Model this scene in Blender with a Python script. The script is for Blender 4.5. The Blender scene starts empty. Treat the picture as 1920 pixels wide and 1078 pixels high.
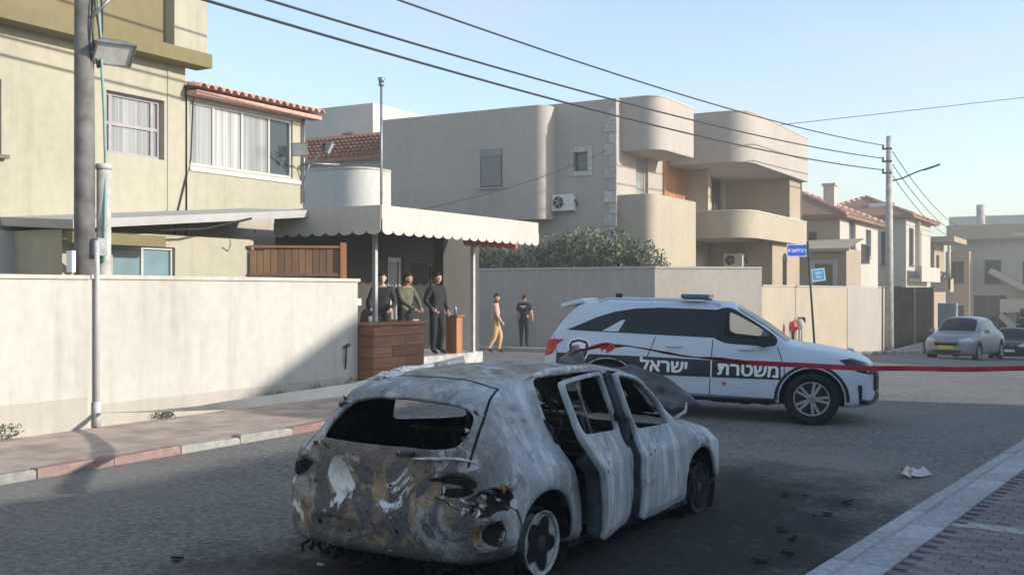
import bpy, bmesh, math, random
from mathutils import Vector, Matrix, noise
from mathutils.bvhtree import BVHTree
from mathutils.geometry import tessellate_polygon
R = math.radians
random.seed(7)
scene = bpy.context.scene
COL = scene.collection

# ------------------------------------------------------------------ camera
cam_d = bpy.data.cameras.new('camera'); cam = bpy.data.objects.new('camera', cam_d); COL.objects.link(cam)
cam.location = (0, 0, 2.0); cam.rotation_euler = (R(90), 0, R(30))
cam_d.sensor_width = 36; cam_d.lens = 37.5; cam_d.shift_y = 6/1920.0
cam_d.clip_start = .05; cam_d.clip_end = 2000
scene.camera = cam
# ------------------------------------------------------------------ sky and sun
SUN = Vector((.930, .198, .315)).normalized()
w = bpy.data.worlds.new('World'); scene.world = w; w.use_nodes = True
nt = w.node_tree; nt.nodes.clear()
sky = nt.nodes.new('ShaderNodeTexSky'); sky.sky_type = 'NISHITA'; sky.sun_disc = False
sky.sun_elevation = math.asin(SUN.z); sky.sun_rotation = math.atan2(SUN.x, SUN.y)
sky.altitude = 150; sky.air_density = 1.0; sky.dust_density = .6; sky.ozone_density = 1.5
bg = nt.nodes.new('ShaderNodeBackground'); bg.inputs[1].default_value = .12
out = nt.nodes.new('ShaderNodeOutputWorld')
tc = nt.nodes.new('ShaderNodeTexCoord'); mp = nt.nodes.new('ShaderNodeMapping'); mp.inputs['Scale'].default_value = (1.6, 1.6, 4.5)
nz = nt.nodes.new('ShaderNodeTexNoise'); nz.inputs['Scale'].default_value = 1.7; nz.inputs['Detail'].default_value = 7
rp = nt.nodes.new('ShaderNodeValToRGB'); rp.color_ramp.elements[0].position = .50; rp.color_ramp.elements[1].position = .78
rp.color_ramp.elements[1].color = (.55, .55, .55, 1); rp.color_ramp.elements[0].color = (.0, .0, .0, 1)
mx = nt.nodes.new('ShaderNodeMixRGB'); mx.inputs[2].default_value = (3.2, 3.0, 2.75, 1)
L = nt.links.new
L(tc.outputs['Generated'], mp.inputs[0]); L(mp.outputs[0], nz.inputs['Vector']); L(nz.outputs['Fac'], rp.inputs[0])
sx_ = nt.nodes.new('ShaderNodeSeparateXYZ'); hm = nt.nodes.new('ShaderNodeMapRange'); hm.interpolation_type = 'SMOOTHSTEP'
hm.inputs[1].default_value = .13; hm.inputs[2].default_value = -.02; hm.inputs[3].default_value = 0; hm.inputs[4].default_value = .9
m3 = nt.nodes.new('ShaderNodeMixRGB'); m3.inputs[2].default_value = (2.75, 2.62, 2.40, 1)
L(tc.outputs['Generated'], sx_.inputs[0]); L(sx_.outputs['Z'], hm.inputs[0]); L(hm.outputs[0], m3.inputs[0]); L(mx.outputs[0], m3.inputs[1])
L(rp.outputs[0], mx.inputs[0]); L(sky.outputs[0], mx.inputs[1]); L(m3.outputs[0], bg.inputs[0]); L(bg.outputs[0], out.inputs[0])
sun_d = bpy.data.lights.new('sun', 'SUN'); sun_d.energy = 2.7; sun_d.angle = R(.9); sun_d.color = (1.0, .925, .83)
sun = bpy.data.objects.new('sun', sun_d); COL.objects.link(sun); sun.location = (20, 5, 20)
sun.rotation_euler = SUN.to_track_quat('Z', 'Y').to_euler()
vs = scene.view_settings; vs.view_transform = 'Standard'; vs.look = 'None'; vs.gamma = 1; vs.exposure = 1.32; vs.use_curve_mapping = False
scene.cycles.use_denoising = True; scene.cycles.max_bounces = 6

# ------------------------------------------------------------------ materials
def _new(name):
    m = bpy.data.materials.new(name); m.use_nodes = True
    t = m.node_tree; b = t.nodes['Principled BSDF']
    return m, t, b
def _co(t, scale=None):
    c = t.nodes.new('ShaderNodeTexCoord')
    if scale is None: return c.outputs['Object']
    p = t.nodes.new('ShaderNodeMapping'); p.inputs['Scale'].default_value = scale
    t.links.new(c.outputs['Object'], p.inputs[0]); return p.outputs[0]
def _noise(t, co, s, d=5, rough=.55):
    n = t.nodes.new('ShaderNodeTexNoise'); n.inputs['Scale'].default_value = s; n.inputs['Detail'].default_value = d; n.inputs['Roughness'].default_value = rough
    t.links.new(co, n.inputs['Vector']); return n.outputs['Fac']
def _ramp(t, f, p0, p1, c0=(0,0,0,1), c1=(1,1,1,1)):
    r = t.nodes.new('ShaderNodeValToRGB'); e = r.color_ramp.elements
    e[0].position = p0; e[1].position = p1; e[0].color = c0; e[1].color = c1
    t.links.new(f, r.inputs[0]); return r.outputs[0]
def _mix(t, fac, a, b, mode='MIX'):
    m = t.nodes.new('ShaderNodeMixRGB'); m.blend_type = mode
    for i, v in ((0, fac), (1, a), (2, b)):
        if isinstance(v, (int, float)): m.inputs[i].default_value = v
        elif isinstance(v, tuple): m.inputs[i].default_value = v if len(v) == 4 else (*v, 1)
        else: t.links.new(v, m.inputs[i])
    return m.outputs[0]
def _bump(t, b, h, strength=.3, dist=.01):
    n = t.nodes.new('ShaderNodeBump'); n.inputs['Strength'].default_value = strength; n.inputs['Distance'].default_value = dist
    t.links.new(h, n.inputs['Height']); t.links.new(n.outputs[0], b.inputs['Normal'])
def plain(name, col, rough=.6, metal=0, var=.12, sc=6, bump=.12, spec=.4):
    m, t, b = _new(name)
    co = _co(t); f = _noise(t, co, sc)
    dark = tuple(c*(1-var*1.6) for c in col); lite = tuple(min(1, c*(1+var)) for c in col)
    t.links.new(_ramp(t, f, .3, .7, (*dark, 1), (*lite, 1)), b.inputs['Base Color'])
    b.inputs['Roughness'].default_value = rough; b.inputs['Metallic'].default_value = metal; b.inputs['Specular IOR Level'].default_value = spec
    if bump: _bump(t, b, _noise(t, co, sc*9, 3), bump, .004)
    return m
def stucco(name, col, stain=.25, bump=.35, stain_col=None, fine=55):
    m, t, b = _new(name); co = _co(t)
    big = _noise(t, co, .45, 6); streak = _noise(t, _co(t, (2.6, 2.6, .22)), 1.3, 6, .65); mid = _noise(t, co, 5, 6)
    sc_ = stain_col or tuple(c*.62 for c in col)
    c = _mix(t, _ramp(t, big, .42, .75), (*col, 1), (*[x*.86 for x in col], 1))
    k = t.nodes.new('ShaderNodeMath'); k.operation = 'MULTIPLY'; k.inputs[1].default_value = stain
    t.links.new(_ramp(t, streak, .5, .82), k.inputs[0])
    c = _mix(t, k.outputs[0], c, (*sc_, 1))
    c = _mix(t, .16, c, _ramp(t, mid, .35, .65, (*[x*.6 for x in col], 1), (*[min(1, x*1.15) for x in col], 1)))
    t.links.new(c, b.inputs['Base Color']); b.inputs['Roughness'].default_value = .9; b.inputs['Specular IOR Level'].default_value = .2
    _bump(t, b, _noise(t, co, fine, 3), bump, .006)
    return m
def wood(name, col, axis='z', rough=.65):
    m, t, b = _new(name)
    s = {'x': (.6, 9, 9), 'y': (9, .6, 9), 'z': (9, 9, .6)}[axis]
    g = _noise(t, _co(t, s), 2.2, 8, .65); g2 = _noise(t, _co(t), 1.3, 3)
    c = _mix(t, _ramp(t, g, .35, .68), (*[x*.5 for x in col], 1), (*[x*1.2 for x in col], 1))
    c = _mix(t, _ramp(t, g2, .4, .7), c, (*[x*.72 for x in col], 1))
    oi = t.nodes.new('ShaderNodeObjectInfo'); hs = t.nodes.new('ShaderNodeHueSaturation')
    mr = t.nodes.new('ShaderNodeMapRange'); mr.inputs[3].default_value = .72; mr.inputs[4].default_value = 1.25
    t.links.new(oi.outputs['Random'], mr.inputs[0]); t.links.new(mr.outputs[0], hs.inputs['Value']); t.links.new(c, hs.inputs['Color'])
    t.links.new(hs.outputs[0], b.inputs['Base Color']); b.inputs['Roughness'].default_value = rough
    _bump(t, b, g, .25, .004); return m
def pieces(name, col, var=.2, rough=.85, sc=14, bump=.4):
    m, t, b = _new(name); co = _co(t)
    f = _noise(t, co, sc, 6); oi = t.nodes.new('ShaderNodeObjectInfo')
    g = t.nodes.new('ShaderNodeNewGeometry')
    c = _ramp(t, f, .3, .72, (*[x*.68 for x in col], 1), (*[x*1.15 for x in col], 1))
    ad = t.nodes.new('ShaderNodeMath'); ad.operation = 'ADD'; t.links.new(oi.outputs['Random'], ad.inputs[0]); t.links.new(g.outputs['Random Per Island'], ad.inputs[1])
    fr = t.nodes.new('ShaderNodeMath'); fr.operation = 'FRACT'; t.links.new(ad.outputs[0], fr.inputs[0])
    mr = t.nodes.new('ShaderNodeMapRange'); mr.inputs[3].default_value = 1-var; mr.inputs[4].default_value = 1+var
    hs = t.nodes.new('ShaderNodeHueSaturation'); t.links.new(fr.outputs[0], mr.inputs[0]); t.links.new(mr.outputs[0], hs.inputs['Value']); t.links.new(c, hs.inputs['Color'])
    t.links.new(hs.outputs[0], b.inputs['Base Color']); b.inputs['Roughness'].default_value = rough; b.inputs['Specular IOR Level'].default_value = .25
    _bump(t, b, _noise(t, co, sc*5, 3), bump, .003); return m
def glassy(name, col, rough=.06, alpha=None, tint=(.75,.8,.78)):
    m, t, b = _new(name)
    b.inputs['Base Color'].default_value = (*col, 1); b.inputs['Roughness'].default_value = rough; b.inputs['Specular IOR Level'].default_value = .6
    f = _noise(t, _co(t), 1.7, 3); _bump(t, b, f, .05, .02)
    if alpha is not None:
        tr = t.nodes.new('ShaderNodeBsdfTransparent'); tr.inputs[0].default_value = (*tint, 1)
        gl = t.nodes.new('ShaderNodeBsdfGlossy'); gl.inputs['Roughness'].default_value = .03
        fr = t.nodes.new('ShaderNodeFresnel'); fr.inputs[0].default_value = 1.5
        ms = t.nodes.new('ShaderNodeMixShader'); t.links.new(fr.outputs[0], ms.inputs[0]); t.links.new(tr.outputs[0], ms.inputs[1]); t.links.new(gl.outputs[0], ms.inputs[2])
        t.links.new(ms.outputs[0], t.nodes['Material Output'].inputs[0])
    return m
def asphalt():
    m, t, b = _new('asphalt'); co = _co(t)
    big = _noise(t, co, .22, 6, .6); mid = _noise(t, co, 1.6, 7, .65); fine = _noise(t, co, 70, 4, .7)
    gr = _noise(t, co, 13, 8, .8)
    c = _ramp(t, fine, .3, .72, (.07, .068, .063, 1), (.30, .29, .268, 1))
    c = _mix(t, .7, c, _ramp(t, gr, .42, .60, (.045, .044, .041, 1), (.31, .30, .275, 1)))
    c = _mix(t, _ramp(t, big, .42, .6, (0,0,0,1), (.6,.6,.6,1)), c, (.235, .22, .195, 1))
    k = _ramp(t, mid, .5, .72, (0,0,0,1), (.55,.55,.55,1))
    c = _mix(t, k, c, (.10, .10, .098, 1))
    vo = t.nodes.new('ShaderNodeTexVoronoi'); vo.feature = 'DISTANCE_TO_EDGE'; vo.inputs['Scale'].default_value = .55
    wv = t.nodes.new('ShaderNodeMixRGB'); wv.inputs[0].default_value = .25; t.links.new(co, wv.inputs[1]); nn = t.nodes.new('ShaderNodeTexNoise'); nn.inputs['Scale'].default_value = 2.2; nn.inputs['Detail'].default_value = 6; t.links.new(co, nn.inputs['Vector']); t.links.new(nn.outputs['Color'], wv.inputs[2]); t.links.new(wv.outputs[0], vo.inputs['Vector'])
    ck = _ramp(t, vo.outputs['Distance'], .001, .007, (.6,.6,.6,1), (0,0,0,1))
    c = _mix(t, _mix(t, 1.0, ck, _ramp(t, _noise(t, co, .35, 4), .56, .62), 'MULTIPLY'), c, (.06, .058, .055, 1))
    # soot washed out round the burnt car: a stain with its own ragged outline
    sp = t.nodes.new('ShaderNodeSeparateXYZ'); t.links.new(co, sp.inputs[0])
    def m2(op, a, v):
        n = t.nodes.new('ShaderNodeMath'); n.operation = op
        t.links.new(a, n.inputs[0])
        if isinstance(v, (int, float)): n.inputs[1].default_value = v
        else: t.links.new(v, n.inputs[1])
        return n.outputs[0]
    dx = m2('MULTIPLY', m2('ADD', sp.outputs[0], 3.75), .50); dy = m2('MULTIPLY', m2('ADD', sp.outputs[1], -7.6), .25)
    d = m2('SQRT', m2('ADD', m2('MULTIPLY', dx, dx), m2('MULTIPLY', dy, dy)), 0)
    d = m2('MULTIPLY', m2('ADD', d, m2('MULTIPLY', _noise(t, co, .9, 8, .68), 1.5)), .35)
    s = _ramp(t, d, .56, .73, (1,1,1,1), (0,0,0,1))
    c = _mix(t, m2('MULTIPLY', m2('MULTIPLY', s, _ramp(t, _noise(t, co, 3.3, 8, .75), .22, .48, (.7,.7,.7,1), (1,1,1,1))), .98), c, _ramp(t, gr, .4, .75, (.012, .011, .010, 1), (.05, .047, .043, 1)))
    t.links.new(c, b.inputs['Base Color'])
    b.inputs['Roughness'].default_value = .88; b.inputs['Specular IOR Level'].default_value = .3
    _bump(t, b, _mix(t, .5, fine, gr), .8, .015); return m
def burnt(name='burnt_sheet_metal', tail=True):
    m, t, b = _new(name); co = _co(t)
    def m2(op, a, v):
        n = t.nodes.new('ShaderNodeMath'); n.operation = op; n.use_clamp = op in ('MULTIPLY',)
        t.links.new(a, n.inputs[0])
        if isinstance(v, (int, float)): n.inputs[1].default_value = v
        else: t.links.new(v, n.inputs[1])
        return n.outputs[0]
    def nz(s, d=8, rough=.62, dist=.7, off=0., stretch=(1, 1, 1)):
        mp = t.nodes.new('ShaderNodeMapping'); mp.inputs['Location'].default_value = (off, off*.7, -off); mp.inputs['Scale'].default_value = stretch; t.links.new(co, mp.inputs[0])
        n = t.nodes.new('ShaderNodeTexNoise'); n.inputs['Scale'].default_value = s; n.inputs['Detail'].default_value = d; n.inputs['Roughness'].default_value = rough; n.inputs['Distortion'].default_value = dist
        t.links.new(mp.outputs[0], n.inputs['Vector']); return n.outputs['Fac']
    sp = t.nodes.new('ShaderNodeSeparateXYZ'); t.links.new(co, sp.inputs[0])
    fine = nz(55, 4, .6, 0); speck = nz(22, 6, .7, .3, 3)
    c = _mix(t, _ramp(t, nz(1.8, 6, .6, .4, 1), .32, .68), (.25, .29, .31, 1), (.46, .52, .54, 1))
    c = _mix(t, m2('MULTIPLY', _ramp(t, nz(1.5, 7, .65, .5, 5, (5, 5, .9)), .49, .62), .85), c, (.68, .75, .77, 1))
    c = _mix(t, m2('MULTIPLY', _ramp(t, nz(2.4, 8, .66, .8, 9), .56, .66), .7), c, (.11, .118, .122, 1))
    c = _mix(t, m2('MULTIPLY', _ramp(t, nz(3.2, 8, .7, .8, 13), .66, .70), .6), c, (.23, .15, .09, 1))
    if tail:
        mr = t.nodes.new('ShaderNodeMapRange'); mr.inputs[1].default_value = .62; mr.inputs[2].default_value = .10; t.links.new(m2('ADD', sp.outputs[0], m2('MULTIPLY', nz(2.5, 4, .6, .5, 30), .25)), mr.inputs[0]); rear = mr.outputs[0]
        tan = _mix(t, _ramp(t, nz(6, 8, .7, .6, 2), .35, .65), (.055, .032, .018, 1), (.36, .23, .105, 1))
        r_ = _mix(t, _ramp(t, nz(2.1, 8, .62, .9, 17), .41, .45), (.25, .26, .255, 1), tan)
        r_ = _mix(t, _ramp(t, nz(2.4, 9, .62, 1.0, 21), .455, .50), r_, (.035, .031, .028, 1))
        r_ = _mix(t, _ramp(t, nz(2.7, 9, .64, 1.0, 26), .565, .59), r_, (.72, .72, .69, 1))
        r_ = _mix(t, m2('MULTIPLY', _ramp(t, speck, .58, .64), .7), r_, (.05, .04, .032, 1))
        c = _mix(t, rear, c, r_)
        # roof skin baked tan
        mz2 = t.nodes.new('ShaderNodeMapRange'); mz2.inputs[1].default_value = 1.30; mz2.inputs[2].default_value = 1.40; t.links.new(sp.outputs[2], mz2.inputs[0])
        c = _mix(t, m2('MULTIPLY', mz2.outputs[0], _ramp(t, nz(2.6, 7, .6, .8, 40), .36, .46)), c, _mix(t, _ramp(t, nz(5, 7, .65, .6, 44), .4, .6), (.15, .105, .06, 1), (.40, .36, .27, 1)))
        zb1 = t.nodes.new('ShaderNodeMapRange'); zb1.inputs[1].default_value = .70; zb1.inputs[2].default_value = .88; t.links.new(sp.outputs[2], zb1.inputs[0]); zb2 = t.nodes.new('ShaderNodeMapRange'); zb2.inputs[1].default_value = 1.36; zb2.inputs[2].default_value = 1.24; t.links.new(sp.outputs[2], zb2.inputs[0])
        band = m2('MULTIPLY', m2('MULTIPLY', zb1.outputs[0], zb2.outputs[0]), rear)
        c = _mix(t, m2('MULTIPLY', m2('MULTIPLY', band, _ramp(t, nz(4, 8, .66, .8, 60), .36, .52)), .9), c, _mix(t, _ramp(t, nz(7, 7, .65, .6, 70), .4, .6), (.025, .022, .02, 1), (.14, .08, .04, 1)))
        mz = t.nodes.new('ShaderNodeMapRange'); mz.inputs[1].default_value = .42; mz.inputs[2].default_value = .16; t.links.new(sp.outputs[2], mz.inputs[0])
        c = _mix(t, m2('MULTIPLY', _ramp(t, m2('ADD', m2('MULTIPLY', mz.outputs[0], .40), nz(3, 8, .66, .6, 50)), .59, .74), .94), c, (.028, .027, .027, 1))
    c = _mix(t, m2('MULTIPLY', _ramp(t, speck, .62, .70), .5), c, (.08, .075, .07, 1))
    c = _mix(t, .15, c, _ramp(t, fine, .3, .7, (.08,.08,.08,1), (.7,.7,.7,1)))
    t.links.new(c, b.inputs['Base Color']); b.inputs['Roughness'].default_value = .78; b.inputs['Metallic'].default_value = .08
    _bump(t, b, m2('ADD', m2('MULTIPLY', nz(7, 8, .68, .5, 8), .7), m2('MULTIPLY', fine, .2)), .5, .015); return m

M = {}
M['asphalt'] = asphalt(); M['burnt'] = burnt(); M['burnt_pale'] = burnt('scorched_pale_panel', False)
M['burnt_dim'] = plain('sooty_grey_steel', (.095, .10, .10), .85, var=.5, sc=5, bump=.5)
M['soot'] = plain('soot_black', (.018, .017, .016), .95, var=.5, sc=14, bump=.5)
M['soot2'] = plain('sooty_blue_steel', (.045, .055, .068), .85, var=.5, sc=6, bump=.4)
M['rust'] = plain('rust', (.13, .065, .03), .9, var=.6, sc=12, bump=.5)
M['orange_rust'] = plain('orange_scorched_plastic', (.33, .165, .07), .85, var=.4, sc=9, bump=.4)
M['ash'] = plain('white_ash', (.62, .62, .60), .95, var=.35, sc=16, bump=.6)
M['rim_ash'] = plain('scorched_alloy', (.50, .53, .53), .6, .3, var=.35, sc=10, bump=.3)
M['char'] = plain('charred_rubber', (.022, .022, .022), .9, var=.5, sc=20, bump=.6)
M['wall_cream'] = stucco('cream_painted_wall', (.415, .385, .295), .7)
M['wall_white'] = stucco('off_white_street_wall', (.50, .485, .43), .75, stain_col=(.31, .275, .225), fine=80)
M['plinth'] = stucco('weathered_plinth', (.43, .40, .34), .7)
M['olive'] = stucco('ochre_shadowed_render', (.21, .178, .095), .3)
M['beige'] = stucco('beige_spray_render', (.435, .385, .34), .4, .7, fine=40)
M['beige2'] = stucco('beige_boundary_render', (.42, .375, .33), .4, .7, fine=40)
M['sand'] = stucco('sand_render', (.43, .365, .275), .3, .5)
M['tan'] = stucco('tan_stone_render', (.40, .32, .235), .3, .5)
M['pale'] = stucco('pale_render', (.50, .465, .40), .3)
M['grey'] = stucco('grey_render', (.42, .41, .39), .35)
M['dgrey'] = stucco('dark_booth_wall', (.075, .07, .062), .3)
M['shade_grey'] = stucco('shade_darkened_booth_panel', (.085, .08, .072), .3)  # grey darkened in its colour to stand for shade on the panel
M['white_b'] = stucco('white_house_render', (.52, .515, .48), .2)
M['stone'] = pieces('white_quoin_stone', (.52, .49, .44), .14)
M['conc'] = plain('pale_concrete', (.42, .41, .39), .9, var=.22, sc=5, bump=.4)
M['kerb_grey'] = pieces('kerb_concrete', (.44, .45, .45), .13)
M['kerb_white'] = pieces('kerb_white_paint', (.33, .315, .285), .15, sc=7)
M['kerb_red'] = pieces('kerb_red_paint', (.29, .195, .17), .25, sc=7)
M['paver'] = pieces('pinkish_grey_paver', (.235, .205, .20), .2)
M['slab'] = plain('worn_pink_sidewalk', (.41, .325, .265), .92, var=.22, sc=2.2, bump=.5)
M['walk'] = plain('grey_sidewalk', (.34, .32, .30), .92, var=.2, sc=2.2, bump=.5)
M['dirt'] = plain('bare_ground', (.24, .21, .17), .95, var=.3, sc=.5, bump=.4)
M['joint'] = plain('sand_joint', (.12, .11, .10), .95)
M['tile'] = pieces('clay_roof_tile', (.42, .17, .105), .22, sc=8)
M['tile_pink'] = pieces('faded_pink_roof_tile', (.55, .33, .26), .14, sc=8)
M['tile_far'] = stucco('brown_tiled_roof', (.30, .165, .115), .4)
M['frame'] = plain('white_aluminium', (.50, .50, .49), .4, var=.05)
M['frame_br'] = plain('brown_aluminium', (.16, .11, .075), .5, var=.1)
M['mauve'] = plain('lilac_shutter_rail', (.34, .31, .33), .5, var=.08)
M['glass'] = glassy('window_glass', (.035, .045, .05))
def curtain(name, col):  # shading of the curtain folds drawn into the pane colour as vertical streaks
    m, t, b = _new(name); f = _noise(t, _co(t, (11, 11, .12)), 1.6, 4, .6)
    t.links.new(_ramp(t, f, .32, .66, (*[x*.5 for x in col], 1), (*[x*1.15 for x in col], 1)), b.inputs['Base Color']); b.inputs['Roughness'].default_value = .3
    b.inputs['Coat Weight'].default_value = .7; b.inputs['Coat Roughness'].default_value = .04; return m
M['glass_c'] = curtain('curtained_glass', (.30, .30, .29))
M['curtain'] = curtain('white_curtain_glass', (.43, .43, .41))
M['glass_b'] = plain('frosted_blue_glass', (.16, .25, .28), .25, var=.12, sc=2, bump=0, spec=.6)
M['shutter'] = plain('grey_roller_shutter', (.22, .23, .23), .6, var=.1, sc=5)
M['dark'] = plain('dark_opening', (.03, .028, .026), .9, var=.2)
M['gate'] = plain('dark_sheet_gate', (.06, .056, .052), .6, var=.2, sc=3)
M['gate2'] = plain('rusty_brown_sheet_gate', (.105, .08, .065), .65, var=.25, sc=3)
M['wood_fence'] = wood('weathered_fence_wood', (.27, .145, .07), 'z')
M['wood_bar'] = wood('stained_counter_wood', (.30, .125, .055), 'y')
M['wood_or'] = wood('orange_stained_wood', (.46, .19, .075), 'z')
M['canvas'] = stucco('cream_awning_canvas', (.52, .495, .44), .4, .15, fine=120)
M['canvas_red'] = plain('red_awning_lining', (.42, .10, .07), .85, var=.15)
M['post'] = plain('white_steel_post', (.48, .48, .47), .45, var=.1)
M['steel'] = plain('galvanised_steel', (.30, .31, .32), .45, .6, var=.2)
M['dsteel'] = plain('dark_steel', (.05, .05, .052), .5, .4, var=.2)
M['pole_w'] = plain('grey_weathered_pole', (.165, .16, .15), .9, var=.3, sc=4, bump=.5)
M['pole_c'] = plain('concrete_pole', (.44, .42, .38), .9, var=.22, sc=4, bump=.4)
M['cable'] = plain('black_cable', (.02, .02, .02), .7)
M['cable_g'] = plain('green_hose', (.22, .38, .33), .6)
M['lamp_glass'] = plain('floodlight_lens', (.62, .63, .60), .25, var=.1, bump=0)
M['ac'] = plain('white_ac_casing', (.66, .67, .65), .45, var=.06)
M['leaf'] = pieces('oleander_leaf', (.20, .215, .13), .45, .6, 3, 0)
M['leaf_d'] = pieces('dark_oleander_leaf', (.09, .11, .06), .4, .6, 3, 0)
M['twig'] = plain('grey_twig', (.14, .11, .08), .9)
M['paint_white'] = plain('police_white_paint', (.54, .62, .69), .28, var=.03, sc=2, bump=0, spec=.5)
M['paint_silver'] = plain('silver_paint', (.27, .295, .315), .3, .4, var=.05, sc=2, bump=0)
M['paint_black'] = plain('black_car_paint', (.02, .021, .024), .25, var=.2, sc=2, bump=0)
M['stripe'] = plain('navy_black_stripe', (.022, .026, .034), .4, var=.1, bump=0)
M['letter'] = plain('white_lettering', (.86, .87, .84), .5, var=.03, bump=0)
M['trim'] = plain('black_plastic_trim', (.016, .016, .017), .55, var=.15)
M['tint'] = glassy('tinted_car_glass', (.006, .008, .010), .05)
M['clear'] = glassy('clear_car_glass', (.5, .5, .5), .03, alpha=.3)
M['tyre'] = plain('tyre_rubber', (.017, .017, .018), .85, var=.25, sc=12)
M['alloy'] = plain('silver_alloy', (.46, .47, .48), .35, .7, var=.08)
M['red_lamp'] = plain('red_lamp_lens', (.55, .03, .035), .2, var=.15, bump=0)
M['blue_lamp'] = plain('blue_beacon_lens', (.10, .16, .20), .15, var=.2, bump=0)
M['plate'] = plain('yellow_plate', (.72, .55, .06), .45, var=.08)
M['tape_red'] = plain('red_barrier_tape', (.48, .045, .06), .45, var=.15, sc=3, bump=.1)
M['tape_white'] = plain('white_barrier_tape', (.85, .84, .80), .45, var=.06, sc=3, bump=.1)
M['sign_blue'] = plain('blue_sign_enamel', (.03, .12, .62), .35, var=.05, bump=0)
M['sign_cyan'] = plain('light_blue_sign_enamel', (.08, .36, .62), .35, var=.08, bump=0)
M['sign_white'] = plain('white_sign_enamel', (.78, .82, .86), .4, var=.04, bump=0)
M['red_paint'] = plain('red_hydrant_paint', (.5, .05, .04), .5, var=.15)
M['skin'] = plain('skin', (.50, .29, .20), .55, var=.08, sc=10, bump=0)
M['skin_l'] = plain('light_skin', (.60, .38, .28), .55, var=.08, sc=10, bump=0)
M['hair'] = plain('dark_hair', (.022, .016, .013), .7, var=.3, sc=30)
M['c_black'] = plain('black_cloth', (.022, .023, .026), .9, var=.25, sc=14, bump=.3)
M['c_dark'] = plain('charcoal_cloth', (.032, .033, .035), .9, var=.25, sc=14, bump=.3)
M['c_olive'] = plain('olive_shirt', (.13, .13, .09), .9, var=.2, sc=14, bump=.3)
M['c_grey'] = plain('grey_check_shirt', (.26, .255, .23), .9, var=.35, sc=40, bump=.3)
M['c_pink'] = plain('peach_shirt', (.74, .42, .34), .9, var=.12, sc=14, bump=.3)
M['c_khaki'] = plain('orange_khaki_trousers', (.56, .36, .18), .9, var=.12, sc=14, bump=.3)
M['shoe'] = plain('dark_shoe', (.03, .028, .026), .7)
M['litter'] = plain('dirty_paper', (.62, .58, .53), .9, var=.2, sc=20)
M['teal'] = plain('blue_grey_cabinet_paint', (.20, .255, .28), .5, var=.15, sc=3)

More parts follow.
